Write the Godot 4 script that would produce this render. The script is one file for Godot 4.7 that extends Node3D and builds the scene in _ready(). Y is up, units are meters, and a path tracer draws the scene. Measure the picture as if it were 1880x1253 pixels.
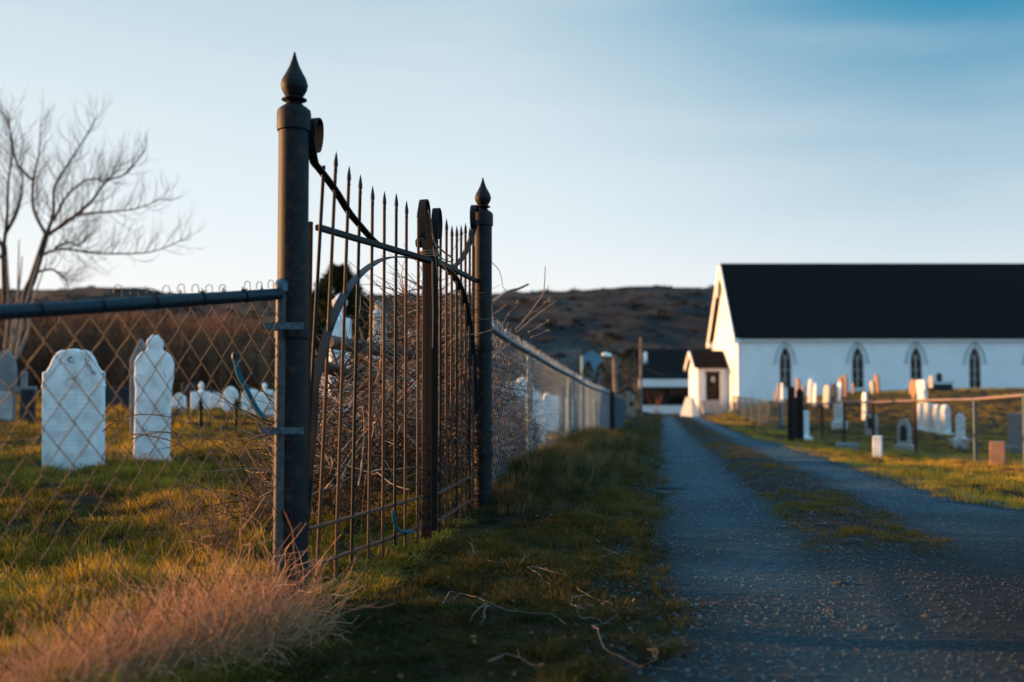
extends Node3D
# An iron cemetery gate beside a gravel lane at sundown, a white wooden church behind.
# y is up, the lane runs towards -z; "d" below always means metres along -z.

const EYE := 1.1
const FOC := 1828.0
const PITCH := 0.03745
const EXPO := 2.5   # exposed for the shade
const GOLD := Color(1.0, 0.74, 0.48)
var rng := RandomNumberGenerator.new()
var wob := FastNoiseLite.new()
var M := {}
var used := {}


# ---------------------------------------------------------------- geometry
class Geo:
	var v := PackedVector3Array()
	var n := PackedVector3Array()
	var c := PackedColorArray()
	var ix := PackedInt32Array()
	var col := Color(1, 1, 1)

	func tri(a: Vector3, b: Vector3, d: Vector3) -> void:   # counter-clockwise seen from outside
		var nn := (b - a).cross(d - a).normalized()
		var i := v.size()
		for p in [a, b, d]:
			v.push_back(p); n.push_back(nn); c.push_back(col)
		ix.append_array([i, i + 2, i + 1])

	func quad(a: Vector3, b: Vector3, d: Vector3, e: Vector3) -> void:
		var nn := (b - a).cross(d - a)
		if nn.length_squared() < 1e-14:
			nn = (d - a).cross(e - a)
		nn = nn.normalized()
		var i := v.size()
		for p in [a, b, d, e]:
			v.push_back(p); n.push_back(nn); c.push_back(col)
		ix.append_array([i, i + 2, i + 1, i, i + 3, i + 2])

	func hexa(p: Array) -> void:   # 8 corners: bottom ring 0-3 counter-clockwise from above, top ring 4-7
		quad(p[0], p[3], p[2], p[1])
		quad(p[4], p[5], p[6], p[7])
		for k in 4:
			quad(p[k], p[(k + 1) % 4], p[4 + (k + 1) % 4], p[4 + k])

	func box(at: Vector3, size: Vector3, b := Basis()) -> void:
		var h := size / 2
		var p := []
		for y in [-1, 1]:
			for k in [[-1, 1], [1, 1], [1, -1], [-1, -1]]:
				p.append(at + b * Vector3(h.x * k[0], h.y * y, h.z * k[1]))
		hexa(p)

	func cut_box(at: Vector3, size: Vector3, ch: float, b := Basis()) -> void:   # chamfered upright box
		var r := []
		var h := size / 2
		for row in [[-h.y, ch], [-h.y + ch, 0.0], [h.y - ch, 0.0], [h.y, ch]]:
			var x: float = h.x - row[1]
			var z: float = h.z - row[1]
			var k := ch
			var ring := []
			for q in [[-x, z - k], [-x + k, z], [x - k, z], [x, z - k], [x, -z + k], [x - k, -z], [-x + k, -z], [-x, -z + k]]:
				ring.append(at + b * Vector3(q[0], row[0], q[1]))
			r.append(ring)
		for j in 3:
			for k in 8:
				quad(r[j][k], r[j][(k + 1) % 8], r[j + 1][(k + 1) % 8], r[j + 1][k])
		for k in range(1, 7):
			tri(r[3][0], r[3][k], r[3][k + 1])
			tri(r[0][0], r[0][k + 1], r[0][k])

	func ring(at: Vector3, ax: Vector3, ay: Vector3, r: float, sides: int) -> int:
		var i := v.size()
		for k in sides:
			var a := TAU * k / sides
			var o := ax * cos(a) + ay * sin(a)
			v.push_back(at + o * r); n.push_back(o); c.push_back(col)
		return i

	func tube(pts: Array, r0: float, r1: float, sides := 5, cap := true) -> void:
		var m := pts.size()
		if m < 2:
			return
		var t: Vector3 = (pts[1] - pts[0]).normalized()
		var ax := t.cross(Vector3(0, 1, 0) if absf(t.y) < 0.9 else Vector3(1, 0, 0)).normalized()
		var prev := -1
		for k in m:
			var f: Vector3 = (pts[mini(k + 1, m - 1)] - pts[maxi(k - 1, 0)])
			if f.length_squared() > 1e-12:
				t = f.normalized()
			ax = (ax - t * ax.dot(t)).normalized()
			var ay := t.cross(ax)
			var i := ring(pts[k], ax, ay, lerpf(r0, r1, float(k) / (m - 1)), sides)
			if prev >= 0:
				for s in sides:
					var q := (s + 1) % sides
					ix.append_array([prev + s, i + s, prev + q, prev + q, i + s, i + q])
			if cap and (k == 0 or k == m - 1) and sides > 3:
				var e := v.size()
				v.push_back(pts[k]); n.push_back(-t if k == 0 else t); c.push_back(col)
				for s in sides:
					var q := (s + 1) % sides
					if k == 0: ix.append_array([e, i + s, i + q])
					else: ix.append_array([e, i + q, i + s])
			prev = i

	func lathe(prof: Array, at: Vector3, segs := 20, b := Basis(), sharp := 0.75) -> void:   # prof: Vector2(radius, height), bottom to top
		for j in prof.size() - 1:
			var p: Vector2 = prof[j]
			var q: Vector2 = prof[j + 1]
			if p.distance_squared_to(q) < 1e-12: continue
			var own := Vector2(q.y - p.y, p.x - q.x).normalized()
			var na := own
			var nb := own
			if j > 0:
				var o: Vector2 = prof[j - 1]
				var w := Vector2(p.y - o.y, o.x - p.x).normalized()
				if w.dot(own) > sharp: na = (w + own).normalized()
			if j < prof.size() - 2:
				var o2: Vector2 = prof[j + 2]
				var w2 := Vector2(o2.y - q.y, q.x - o2.x).normalized()
				if w2.dot(own) > sharp: nb = (w2 + own).normalized()
			var i := v.size()
			for k in segs + 1:
				var a := TAU * k / segs
				var rad := Vector3(cos(a), 0, sin(a))
				v.push_back(at + b * (rad * p.x + Vector3(0, p.y, 0))); n.push_back(b * (rad * na.x + Vector3(0, na.y, 0)))
				v.push_back(at + b * (rad * q.x + Vector3(0, q.y, 0))); n.push_back(b * (rad * nb.x + Vector3(0, nb.y, 0)))
				c.push_back(col); c.push_back(col)
			for k in segs:
				var s := i + 2 * k
				ix.append_array([s, s + 2, s + 1, s + 2, s + 3, s + 1])

	func slab(poly: PackedVector2Array, depth: float, bevel: float, xf: Transform3D) -> void:   # outline counter-clockwise in x y, thickness along z
		var m := poly.size()
		var inner := PackedVector2Array()
		for k in m:
			var e1 := (poly[k] - poly[(k + m - 1) % m]).normalized()
			var e2 := (poly[(k + 1) % m] - poly[k]).normalized()
			var w := Vector2(-e1.y, e1.x) + Vector2(-e2.y, e2.x)
			w = w.normalized() / maxf(0.5, sqrt((1.0 + e1.dot(e2)) / 2.0))
			inner.push_back(poly[k] + w * bevel)
		var rows := [[inner, -depth / 2], [poly, -depth / 2 + bevel], [poly, depth / 2 - bevel], [inner, depth / 2]]
		for j in 3:
			for k in m:
				var q := (k + 1) % m
				var a: Vector2 = rows[j][0][k]
				var b: Vector2 = rows[j][0][q]
				var d: Vector2 = rows[j + 1][0][q]
				var e: Vector2 = rows[j + 1][0][k]
				quad(xf * Vector3(a.x, a.y, rows[j][1]), xf * Vector3(b.x, b.y, rows[j][1]), xf * Vector3(d.x, d.y, rows[j + 1][1]), xf * Vector3(e.x, e.y, rows[j + 1][1]))
		var t := Geometry2D.triangulate_polygon(inner)
		for k in range(0, t.size(), 3):
			var p := [inner[t[k]], inner[t[k + 1]], inner[t[k + 2]]]
			if (p[1] - p[0]).cross(p[2] - p[0]) < 0: p.reverse()
			var f := p.map(func(u): return xf * Vector3(u.x, u.y, depth / 2))
			var g := p.map(func(u): return xf * Vector3(u.x, u.y, -depth / 2))
			tri(f[0], f[1], f[2])
			tri(g[0], g[2], g[1])

	func strip(pts: Array, side: Vector3, width: float, thick: float) -> void:   # flat bar swept along pts, its breadth along side
		var rows := []
		for k in pts.size():
			var t: Vector3 = (pts[mini(k + 1, pts.size() - 1)] - pts[maxi(k - 1, 0)]).normalized()
			var up := side.cross(t).normalized()
			var h := side * width / 2
			var q := up * thick / 2
			rows.append([pts[k] - h - q, pts[k] + h - q, pts[k] + h + q, pts[k] - h + q])
		for k in rows.size() - 1:
			for s in 4:
				var z := (s + 1) % 4
				quad(rows[k][s], rows[k + 1][s], rows[k + 1][z], rows[k][z])
		var e: Array = rows[-1]
		quad(rows[0][0], rows[0][1], rows[0][2], rows[0][3])
		quad(e[3], e[2], e[1], e[0])

	func mesh() -> ArrayMesh:
		var a := []
		a.resize(Mesh.ARRAY_MAX)
		a[Mesh.ARRAY_VERTEX] = v
		a[Mesh.ARRAY_NORMAL] = n
		a[Mesh.ARRAY_COLOR] = c
		a[Mesh.ARRAY_INDEX] = ix
		var m := ArrayMesh.new()
		m.add_surface_from_arrays(Mesh.PRIMITIVE_TRIANGLES, a)
		return m


# ---------------------------------------------------------------- naming
func numbered(called: String) -> String:
	var k: int = used.get(called, -1) + 1
	used[called] = k
	return called if k == 0 else "%s_%03d" % [called, k]


func tag(o: Node, label: String, category := "", group := "", kind := "") -> Node:
	if label: o.set_meta("label", label)
	if category: o.set_meta("category", category)
	if group: o.set_meta("group", group)
	if kind: o.set_meta("kind", kind)
	return o


func thing(called: String, label: String, category: String, at: Vector3, group := "") -> Node3D:
	var o := Node3D.new()
	o.name = numbered(called)
	add_child(o)
	o.position = at
	tag(o, label, category, group)
	return o


func part(called: String, g: Geo, m: Material, parent: Node3D, kind := "") -> MeshInstance3D:   # g in the parent's own axes
	var o := MeshInstance3D.new()
	o.mesh = g.mesh()
	o.material_override = m
	if parent == self:
		o.name = numbered(called)
	else:
		var k := 0
		var nm := called
		while parent.has_node(nm):
			k += 1
			nm = "%s_%03d" % [called, k]
		o.name = nm
	parent.add_child(o, true)
	if kind: o.set_meta("kind", kind)
	return o


func scatter(called: String, me: Mesh, m: Material, xf: Array, cols: PackedColorArray, parent: Node3D = self) -> MultiMeshInstance3D:
	var mm := MultiMesh.new()
	mm.transform_format = MultiMesh.TRANSFORM_3D
	mm.use_colors = true
	mm.mesh = me
	mm.instance_count = xf.size()
	for k in xf.size():
		mm.set_instance_transform(k, xf[k])
		mm.set_instance_color(k, cols[k])
	var o := MultiMeshInstance3D.new()
	o.multimesh = mm
	o.material_override = m
	o.name = numbered(called) if parent == self else called
	parent.add_child(o, true)
	o.set_meta("kind", "stuff")
	return o


# ---------------------------------------------------------------- the lie of the land
const SC := [-700.0, -60.0, -25.0, -12.0, -6.0, -3.0, -1.4, 0.0, 2.7, 5.0, 8.0, 14.0, 22.0, 40.0, 700.0]
const DR := [-60.0, 0.0, 5.0, 8.0, 16.0, 27.0, 37.0, 51.0, 58.0, 75.0, 100.0, 160.0]
const HT := [
	[0.0, 0.0, 0.0, -0.05, -0.1, -0.05, 0.0, 0.0, 0.0, -0.1, -0.2, -0.3, -0.3, -0.3, 0.0],
	[0.0, 0.0, 0.0, -0.05, -0.1, -0.08, -0.02, 0.0, 0.0, -0.1, -0.2, -0.3, -0.3, -0.3, 0.0],
	[0.2, 0.2, 0.1, 0.0, 0.0, -0.02, -0.02, 0.0, 0.0, -0.08, -0.2, -0.3, -0.3, -0.3, 0.0],
	[0.3, 0.3, 0.1, 0.03, 0.03, 0.05, 0.1, 0.0, 0.0, -0.1, -0.25, -0.3, -0.4, -0.4, 0.0],
	[0.6, 0.6, 0.45, 0.32, 0.12, 0.02, 0.0, -0.22, -0.22, -0.42, -0.5, -0.6, -0.6, -0.5, 0.0],
	[1.0, 1.0, 0.8, 0.4, 0.05, -0.25, -0.45, -0.58, -0.58, -0.82, -1.0, -1.05, -1.0, -0.6, 0.0],
	[1.5, 1.5, 1.6, 0.8, 0.0, -0.5, -0.72, -0.85, -0.85, -1.02, -1.05, -0.85, -0.6, -0.3, 0.0],
	[1.5, 1.5, 1.6, 0.6, -0.2, -0.8, -1.05, -1.15, -1.15, -1.1, -0.75, -0.2, 0.05, 0.3, 1.0],
	[1.0, 1.0, 1.2, 0.4, -0.5, -1.0, -1.2, -1.33, -1.33, -1.1, -0.5, 0.2, 0.42, 0.55, 1.5],
	[0.0, 0.0, 0.0, 0.0, -0.8, -1.4, -1.65, -1.75, -1.75, -1.45, -0.5, 0.1, 0.3, 0.5, 2.0],
	[-1.5, -1.5, -1.5, -1.5, -1.8, -2.0, -2.3, -2.4, -2.4, -2.3, -2.0, -1.6, -1.2, -1.0, 2.0],
	[-3.0, -3.0, -3.0, -3.0, -3.0, -3.0, -3.0, -3.0, -3.0, -3.0, -3.0, -3.0, -3.0, -3.0, 2.0]]


func lane_x(d: float) -> float:
	return 0.15 * clampf(d, -20.0, 160.0)


func ground(x: float, d: float) -> float:
	var s := clampf(x - lane_x(d), -699.0, 699.0)
	var dd := clampf(d, -59.0, 159.0)
	var i := 0
	while SC[i + 1] < s: i += 1
	var j := 0
	while DR[j + 1] < dd: j += 1
	var u: float = (s - SC[i]) / (SC[i + 1] - SC[i])
	var w: float = (dd - DR[j]) / (DR[j + 1] - DR[j])
	var h: float = lerpf(lerpf(HT[j][i], HT[j][i + 1], u), lerpf(HT[j + 1][i], HT[j + 1][i + 1], u), w)
	var rough := clampf(maxf(-s - 0.1, s - 2.9) * 1.2, 0.0, 1.0)
	h += rough * (0.05 * wob.get_noise_2d(x * 0.9, d * 0.9) + 0.05 * wob.get_noise_2d(x * 0.33 + 50.0, d * 0.33)) * (1.0 + clampf(d * 0.02, 0.0, 1.0))
	if s < -1.6: h += 0.085 * minf(1.0, (-1.6 - s) * 1.5) * wob.get_noise_2d(x * 1.15 + 7.0, d * 1.6) * (1.0 if d < 30.0 else 0.4)
	h += 0.16 * exp(-pow((s + 1.15) / 0.35, 2.0)) * smoothstep(7.0, 9.0, d) * (1.0 - smoothstep(15.0, 26.0, d))
	if s > -0.1 and s < 2.9:   # wheel tracks are worn in, the strip between them stands proud
		h += 0.03 * exp(-pow((s - 1.4) / 0.35, 2.0)) - 0.015
	return h


func ray(px: float, py: float) -> Vector3:
	return Vector3((px - 940.0) / FOC, (626.5 - py) / FOC, -1.0).rotated(Vector3(1, 0, 0), PITCH)


func spot(px: float, py: float, d: float) -> Vector3:   # the point d metres away along that line of sight
	var r := ray(px, py)
	return Vector3(0, EYE, 0) + r * (d / -r.z)


func land(px: float, py: float, near := 2.0) -> Vector3:   # where that line of sight meets the ground
	var r := ray(px, py)
	r /= -r.z
	var d := near
	while d < 150.0:
		var p := Vector3(0, EYE, 0) + r * d
		if p.y <= ground(p.x, d):
			return Vector3(p.x, ground(p.x, d), -d)
		d += 0.02 + d * 0.002
	return spot(px, py, 60.0)


# ---------------------------------------------------------------- materials
func lin(r: float, g: float, b: float) -> Color:
	return Color(r, g, b).linear_to_srgb()


func noise_tex(freq: float, a: Color, b: Color, mid := 0.5, kind := FastNoiseLite.TYPE_SIMPLEX_SMOOTH, oct := 4, size := 512) -> NoiseTexture2D:
	var f := FastNoiseLite.new()
	f.noise_type = kind
	f.seed = int(freq * 1000) + oct
	f.frequency = freq
	f.fractal_octaves = oct
	var t := NoiseTexture2D.new()
	t.width = size
	t.height = size
	t.seamless = true
	t.noise = f
	var g := Gradient.new()
	g.set_color(0, a)
	g.set_color(1, b)
	g.add_point(mid, a.lerp(b, 0.5))
	t.color_ramp = g
	return t


func mat(called: String, col: Color, rough := 0.8, tex: Texture2D = null, scale := 1.0, bump := 0.0, metal := 0.0) -> StandardMaterial3D:
	var m := StandardMaterial3D.new()
	m.resource_name = called
	m.albedo_color = col
	m.roughness = rough
	m.metallic = metal
	m.metallic_specular = 0.3
	if tex:
		m.albedo_texture = tex
		m.uv1_triplanar = true
		m.uv1_world_triplanar = true
		m.uv1_scale = Vector3.ONE * scale
		if bump > 0.0:
			m.heightmap_enabled = true
			m.heightmap_texture = tex
			m.heightmap_scale = bump
	M[called] = m
	return m


func leafy(called: String, through := 0.95) -> StandardMaterial3D:
	var m := mat(called, Color.WHITE, 0.75)
	m.vertex_color_use_as_albedo = true
	m.backlight_enabled = true
	m.backlight = Color(through, through, through)
	m.cull_mode = BaseMaterial3D.CULL_DISABLED
	m.metallic_specular = 0.25
	return m


func materials() -> void:
	var paint := noise_tex(0.02, Color(0.62, 0.60, 0.58), Color(1, 1, 1), 0.45)
	var grain := noise_tex(0.012, Color(0.45, 0.42, 0.38), Color(1, 1, 1), 0.4, FastNoiseLite.TYPE_VALUE_CUBIC, 5)
	var speck := noise_tex(0.09, Color(0.32, 0.31, 0.30), Color(1, 1, 1), 0.5, FastNoiseLite.TYPE_CELLULAR, 2)
	var stain := noise_tex(0.008, Color(0.72, 0.72, 0.70), Color(1, 1, 1), 0.35, FastNoiseLite.TYPE_SIMPLEX_SMOOTH, 5)
	var chipped := noise_tex(0.014, lin(0.04, 0.017, 0.008), lin(0.009, 0.0125, 0.0155), 0.34, FastNoiseLite.TYPE_SIMPLEX_SMOOTH, 6, 1024)
	chipped.color_ramp.add_point(0.34, lin(0.0045, 0.0052, 0.006))
	chipped.color_ramp.add_point(0.72, lin(0.005, 0.0066, 0.008))
	mat("post_paint", Color.WHITE, 0.6, chipped, 1.3, 0.15)
	mat("gate_paint", Color(0.92, 0.88, 0.88), 0.6, chipped, 1.9, 0.15)
	mat("rust", lin(0.10, 0.043, 0.024), 0.65, paint, 6.0, 0.15)
	mat("galvanised", lin(0.085, 0.14, 0.17), 0.5, paint, 3.0, 0.0, 0.3)
	mat("wire", lin(0.022, 0.021, 0.021), 0.5, null, 1.0, 0.0, 0.4)
	mat("shaded_rust", lin(0.03, 0.0145, 0.010), 0.7, paint, 6.0, 0.15)  # rust darkened for stile faces that the sun misses
	mat("sunlit_rail", lin(0.3, 0.215, 0.18), 0.6, paint, 3.0, 0.1)  # pink of the low sun is mixed into this rail colour
	mat("worn_zinc", lin(0.085, 0.08, 0.08), 0.55, paint, 3.0, 0.1)
	mat("bright_wire", lin(0.2, 0.25, 0.29), 0.45, null, 1.0, 0.0, 0.4)
	mat("rail_paint", lin(0.007, 0.02, 0.03), 0.5, paint, 3.0, 0.1)
	mat("marble", lin(0.86, 0.87, 0.87), 0.7, stain, 0.9, 0.1)
	mat("pale_stone", lin(0.5, 0.47, 0.44), 0.8, stain, 0.8, 0.15)
	mat("grey_stone", lin(0.22, 0.22, 0.23), 0.85, stain, 0.8, 0.15)
	mat("dark_stone", lin(0.03, 0.034, 0.042), 0.7, stain, 0.8)
	mat("sun_warmed_stone", lin(0.34, 0.20, 0.135), 0.85, stain, 0.8, 0.15)  # part of this orange is grazing sunlight mixed into the stone colour
	mat("faint_carving", lin(0.5, 0.52, 0.53), 0.9)
	mat("inscription", lin(0.16, 0.17, 0.18), 0.9)
	mat("white_paint", lin(0.84, 0.84, 0.835), 0.6, noise_tex(0.01, Color(0.95, 0.95, 0.945), Color(1, 1, 1)), 0.12)
	mat("trim_paint", lin(0.38, 0.46, 0.5), 0.6)
	mat("roof", lin(0.013, 0.0105, 0.009), 0.9, speck, 1.2, 0.3)
	mat("porch_roof", lin(0.016, 0.012, 0.011), 0.9, speck, 1.2, 0.3)
	mat("dark_wall", lin(0.02, 0.02, 0.022), 0.8)
	mat("door_wood", lin(0.028, 0.016, 0.01), 0.6)
	mat("inside", lin(0.35, 0.22, 0.14), 0.8)
	mat("concrete", lin(0.45, 0.43, 0.42), 0.85, stain, 1.0, 0.2)
	mat("white_concrete", lin(0.75, 0.73, 0.70), 0.85, stain, 1.0, 0.2)
	var glass := mat("glass", Color(0.09, 0.085, 0.08, 0.7), 0.08)
	glass.transparency = BaseMaterial3D.TRANSPARENCY_ALPHA
	mat("bark", lin(0.10, 0.066, 0.05), 0.9, grain, 1.5, 0.4)
	mat("grey_wood", lin(0.20, 0.155, 0.125), 0.9, grain, 3.0, 0.3)
	mat("black_wood", lin(0.03, 0.022, 0.018), 0.9, grain, 3.0, 0.3)
	mat("pole_wood", lin(0.36, 0.27, 0.21), 0.9, grain, 1.0, 0.3)
	mat("twine", lin(0.42, 0.30, 0.22), 0.95, speck, 20.0, 0.1)
	mat("teal_rope", lin(0.01, 0.20, 0.30), 0.8, speck, 30.0, 0.1)
	mat("rock", lin(0.05, 0.062, 0.072), 0.9, grain, 3.0, 0.5)
	mat("lamp_white", lin(0.9, 0.86, 0.78), 0.4)
	mat("blue_wall", lin(0.12, 0.22, 0.29), 0.8)
	mat("hose_red", lin(0.7, 0.08, 0.1), 0.7)
	var gr := mat("gravel", Color.WHITE, 0.95, noise_tex(0.12, Color(0.42, 0.42, 0.43), Color(1, 1, 1), 0.5, FastNoiseLite.TYPE_CELLULAR, 3, 1024), 1.6, 1.5)
	gr.vertex_color_use_as_albedo = true
	var so := mat("soil", Color.WHITE, 0.95, noise_tex(0.05, Color(0.5, 0.48, 0.45), Color(1, 1, 1), 0.5, FastNoiseLite.TYPE_SIMPLEX_SMOOTH, 5, 1024), 0.6, 2.5)
	so.vertex_color_use_as_albedo = true
	var hi := mat("hillside", Color.WHITE, 0.95, noise_tex(0.02, Color(0.35, 0.33, 0.35), Color(1, 1, 1), 0.5, FastNoiseLite.TYPE_SIMPLEX_SMOOTH, 5, 1024), 0.02)
	hi.vertex_color_use_as_albedo = true
	leafy("blades")
	leafy("straw", 0.95)
	leafy("dead_leaf", 0.7)
	leafy("needles", 0.4)
	var tw := mat("twig", Color.WHITE, 0.85)
	tw.vertex_color_use_as_albedo = true


# ---------------------------------------------------------------- sky and light
func heavens() -> void:
	var cam := Camera3D.new()
	cam.name = "camera"
	add_child(cam)
	cam.position = Vector3(0, EYE, 0)
	cam.rotation.x = PITCH
	var at := CameraAttributesPhysical.new()
	at.frustum_focal_length = 35.0
	at.frustum_focus_distance = 6.3
	at.exposure_aperture = 1.25
	at.frustum_near = 0.05
	at.frustum_far = 4000.0
	cam.attributes = at
	cam.fov = 37.85
	cam.near = 0.05
	cam.far = 4000.0
	cam.current = true

	var az := deg_to_rad(76.0)
	var el := deg_to_rad(6.8)
	var to_sun := Vector3(-sin(az) * cos(el), sin(el), -cos(az) * cos(el))
	var w := 1024
	var h := 512
	var cirrus := FastNoiseLite.new()
	cirrus.seed = 5
	cirrus.frequency = 1.0
	cirrus.fractal_octaves = 5
	var data := PackedFloat32Array()
	data.resize(w * h * 3)
	for y in h:
		var e := PI / 2 - (y + 0.5) / h * PI
		for x in w:
			var a := (x + 0.5) / w * TAU   # the left edge of a panorama is -z
			var v := Vector3(sin(a) * cos(e), sin(e), -cos(a) * cos(e))
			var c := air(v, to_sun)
			if e > 0.0:
				var q := Vector3(v.x + 1.6 * v.y, v.y * 9.0, v.z) * 2.4
				var k := clampf(cirrus.get_noise_3d(q.x + v.y * 3.0, q.y, q.z) * 1.6 + 0.05, 0.0, 1.0) * smoothstep(0.03, 0.2, v.y) * 0.15
				c = c.lerp(Color(0.86, 0.88, 0.90) / EXPO, k)
			var i := (y * w + x) * 3
			data[i] = c.r
			data[i + 1] = c.g
			data[i + 2] = c.b
	var im := Image.create_from_data(w, h, false, Image.FORMAT_RGBF, data.to_byte_array())
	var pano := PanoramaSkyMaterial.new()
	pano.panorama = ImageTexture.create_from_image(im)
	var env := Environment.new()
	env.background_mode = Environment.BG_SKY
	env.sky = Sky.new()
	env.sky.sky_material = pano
	env.tonemap_mode = Environment.TONE_MAPPER_LINEAR
	env.tonemap_exposure = EXPO
	env.sdfgi_enabled = true
	env.ssao_enabled = true
	env.ssil_enabled = true
	var we := WorldEnvironment.new()
	we.name = "world_environment"
	we.environment = env
	add_child(we)

	var sun := DirectionalLight3D.new()
	sun.name = "sun"
	sun.light_color = GOLD
	sun.light_energy = 1.6
	sun.light_angular_distance = 0.6
	sun.shadow_enabled = true
	add_child(sun)
	sun.look_at_from_position(to_sun * 100.0, Vector3.ZERO, Vector3.UP)


func air(v: Vector3, to_sun: Vector3) -> Color:
	var g := rad_to_deg(acos(clampf(v.dot(to_sun), -1, 1)))
	var e := rad_to_deg(asin(clampf(v.y, 0.0, 1.0)))
	var sunward := g
	g -= 3.0
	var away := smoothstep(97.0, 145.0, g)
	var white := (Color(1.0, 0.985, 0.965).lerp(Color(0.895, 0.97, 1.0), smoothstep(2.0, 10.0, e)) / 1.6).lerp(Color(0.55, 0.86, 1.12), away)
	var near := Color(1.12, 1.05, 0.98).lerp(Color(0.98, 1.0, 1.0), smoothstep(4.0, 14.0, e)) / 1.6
	var deep := (Color(0.06, 0.31, 0.50) / 1.6).lerp(Color(0.33, 0.82, 1.3), smoothstep(98.0, 138.0, g))  # sky behind the camera is brightened and bluer, to fill shaded faces
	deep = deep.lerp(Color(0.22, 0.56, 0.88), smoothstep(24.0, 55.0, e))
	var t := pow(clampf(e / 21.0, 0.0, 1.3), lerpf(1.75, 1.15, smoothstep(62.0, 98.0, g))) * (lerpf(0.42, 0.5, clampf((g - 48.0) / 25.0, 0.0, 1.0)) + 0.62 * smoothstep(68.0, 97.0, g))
	var low := white.lerp(near, clampf(1.0 - g / 60.0, 0.0, 1.0))
	var c := low.lerp(deep, clampf(t, 0.0, 1.0))
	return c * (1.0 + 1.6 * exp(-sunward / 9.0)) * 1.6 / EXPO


# ---------------------------------------------------------------- the ground
func land_sheet() -> void:
	var ds := []
	var d := -60.0
	while d < 900.0:
		ds.append(d)
		d += 4.0 if d < -4.0 else clampf(0.12 + maxf(d, 0.0) * 0.02, 0.12, 3.0) if d < 160.0 else 60.0
	var ss := []
	var s := 0.0
	while s < 900.0:
		ss.append(s)
		s += clampf(0.14 + s * 0.05, 0.14, 60.0)
	var cols := []
	for k in range(ss.size() - 1, 0, -1): cols.append(-ss[k])
	cols.append_array(ss)
	var g := Geo.new()
	var w := cols.size()
	for j in ds.size():
		for k in w:
			var x: float = cols[k] + lane_x(ds[j])
			var y := ground(x, ds[j])
			var on_lane: bool = cols[k] > 0.1 and cols[k] < 2.6
			if on_lane: y -= 0.03
			var nz := wob.get_noise_2d(x * 0.6, ds[j] * 0.6) * 0.5 + 0.5
			var cc := Color(0.012, 0.012, 0.006).lerp(Color(0.04, 0.029, 0.012), nz)
			g.v.push_back(Vector3(x, y, -ds[j]))
			g.n.push_back(Vector3(ground(x - 0.1, ds[j]) - ground(x + 0.1, ds[j]), 0.2, -(ground(x, ds[j] - 0.1) - ground(x, ds[j] + 0.1))).normalized())
			g.c.push_back(cc)
			if j and k:
				var i := g.v.size() - 1
				g.ix.append_array([i - w - 1, i - 1, i - w, i - w, i - 1, i])
	part("ground", g, M.soil, self, "structure")

	g = Geo.new()
	var m := 44
	var rows := 0
	d = -8.0
	while d < 76.0:
		for k in m:
			var t := float(k) / (m - 1)
			var lo := -0.12 + 0.14 * wob.get_noise_2d(d * 1.3, 3.0) + 0.08 * wob.get_noise_2d(d * 6.0, 8.0)
			var hi := 2.78 + 0.2 * wob.get_noise_2d(d * 1.3, 23.0) + 0.08 * wob.get_noise_2d(d * 6.0, 28.0)
			if d > 66.0: hi += (d - 66.0) * 0.45
			if d < 9.0: hi += (9.0 - d) * 0.45
			var q := lerpf(lo, hi, t)
			var x := q + lane_x(d)
			var edge := minf(t, 1.0 - t)
			var y := ground(x, d) + (0.012 if edge > 0.02 else -0.04)
			var fine := wob.get_noise_2d(x * 3.0, d * 3.0)
			var blot := wob.get_noise_2d(x * 0.9 + 9.0, d * 0.6)
			var mid := (smoothstep(0.72, 1.05, q + 0.25 * blot + 0.08 * fine) - smoothstep(1.75, 2.1, q + 0.25 * blot + 0.08 * fine)) * smoothstep(4.8, 7.5, d + 1.2 * blot)
			var track_tone := lerpf(0.6, 1.0, smoothstep(3.0, 11.0, d)) * (0.8 + 0.5 * blot) * (1.0 + 0.35 * exp(-pow((q - 0.5) / 0.3, 2.0)) + 0.35 * exp(-pow((q - 2.35) / 0.3, 2.0)))  # darker close to the camera, paler along both tracks
			var track := Color(0.085, 0.165, 0.2) * track_tone
			var worn := smoothstep(9.0, 4.0, d) * smoothstep(0.7, 1.7, q + 0.3 * blot)  # gravel turns darker and browner towards the near right
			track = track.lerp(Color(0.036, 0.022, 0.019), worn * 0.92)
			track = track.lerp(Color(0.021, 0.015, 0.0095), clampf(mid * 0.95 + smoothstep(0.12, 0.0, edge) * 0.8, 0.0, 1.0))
			g.v.push_back(Vector3(x, y, -d))
			g.n.push_back(Vector3(ground(x - 0.1, d) - ground(x + 0.1, d), 0.2, -(ground(x, d - 0.1) - ground(x, d + 0.1))).normalized())
			g.c.push_back(track)
			if rows and k:
				var i := g.v.size() - 1
				g.ix.append_array([i - m - 1, i - 1, i - m, i - m, i - 1, i])
		rows += 1
		d += clampf(0.1 + maxf(d, 0.0) * 0.015, 0.1, 0.8)
	part("gravel_lane", g, M.gravel, self, "structure")


func skyline(px: float) -> float:
	var t := [[-900, 540], [-200, 522], [0, 530], [110, 531], [165, 526], [250, 526], [300, 537], [480, 545], [560, 541], [900, 538], [1040, 533], [1120, 528], [1170, 523], [1240, 526], [1315, 528], [1600, 534], [2100, 540], [3200, 560]]
	for k in t.size() - 1:
		if px < t[k + 1][0]:
			return lerpf(t[k][1], t[k + 1][1], clampf((px - t[k][0]) / float(t[k + 1][0] - t[k][0]), 0.0, 1.0))
	return 560.0


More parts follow.
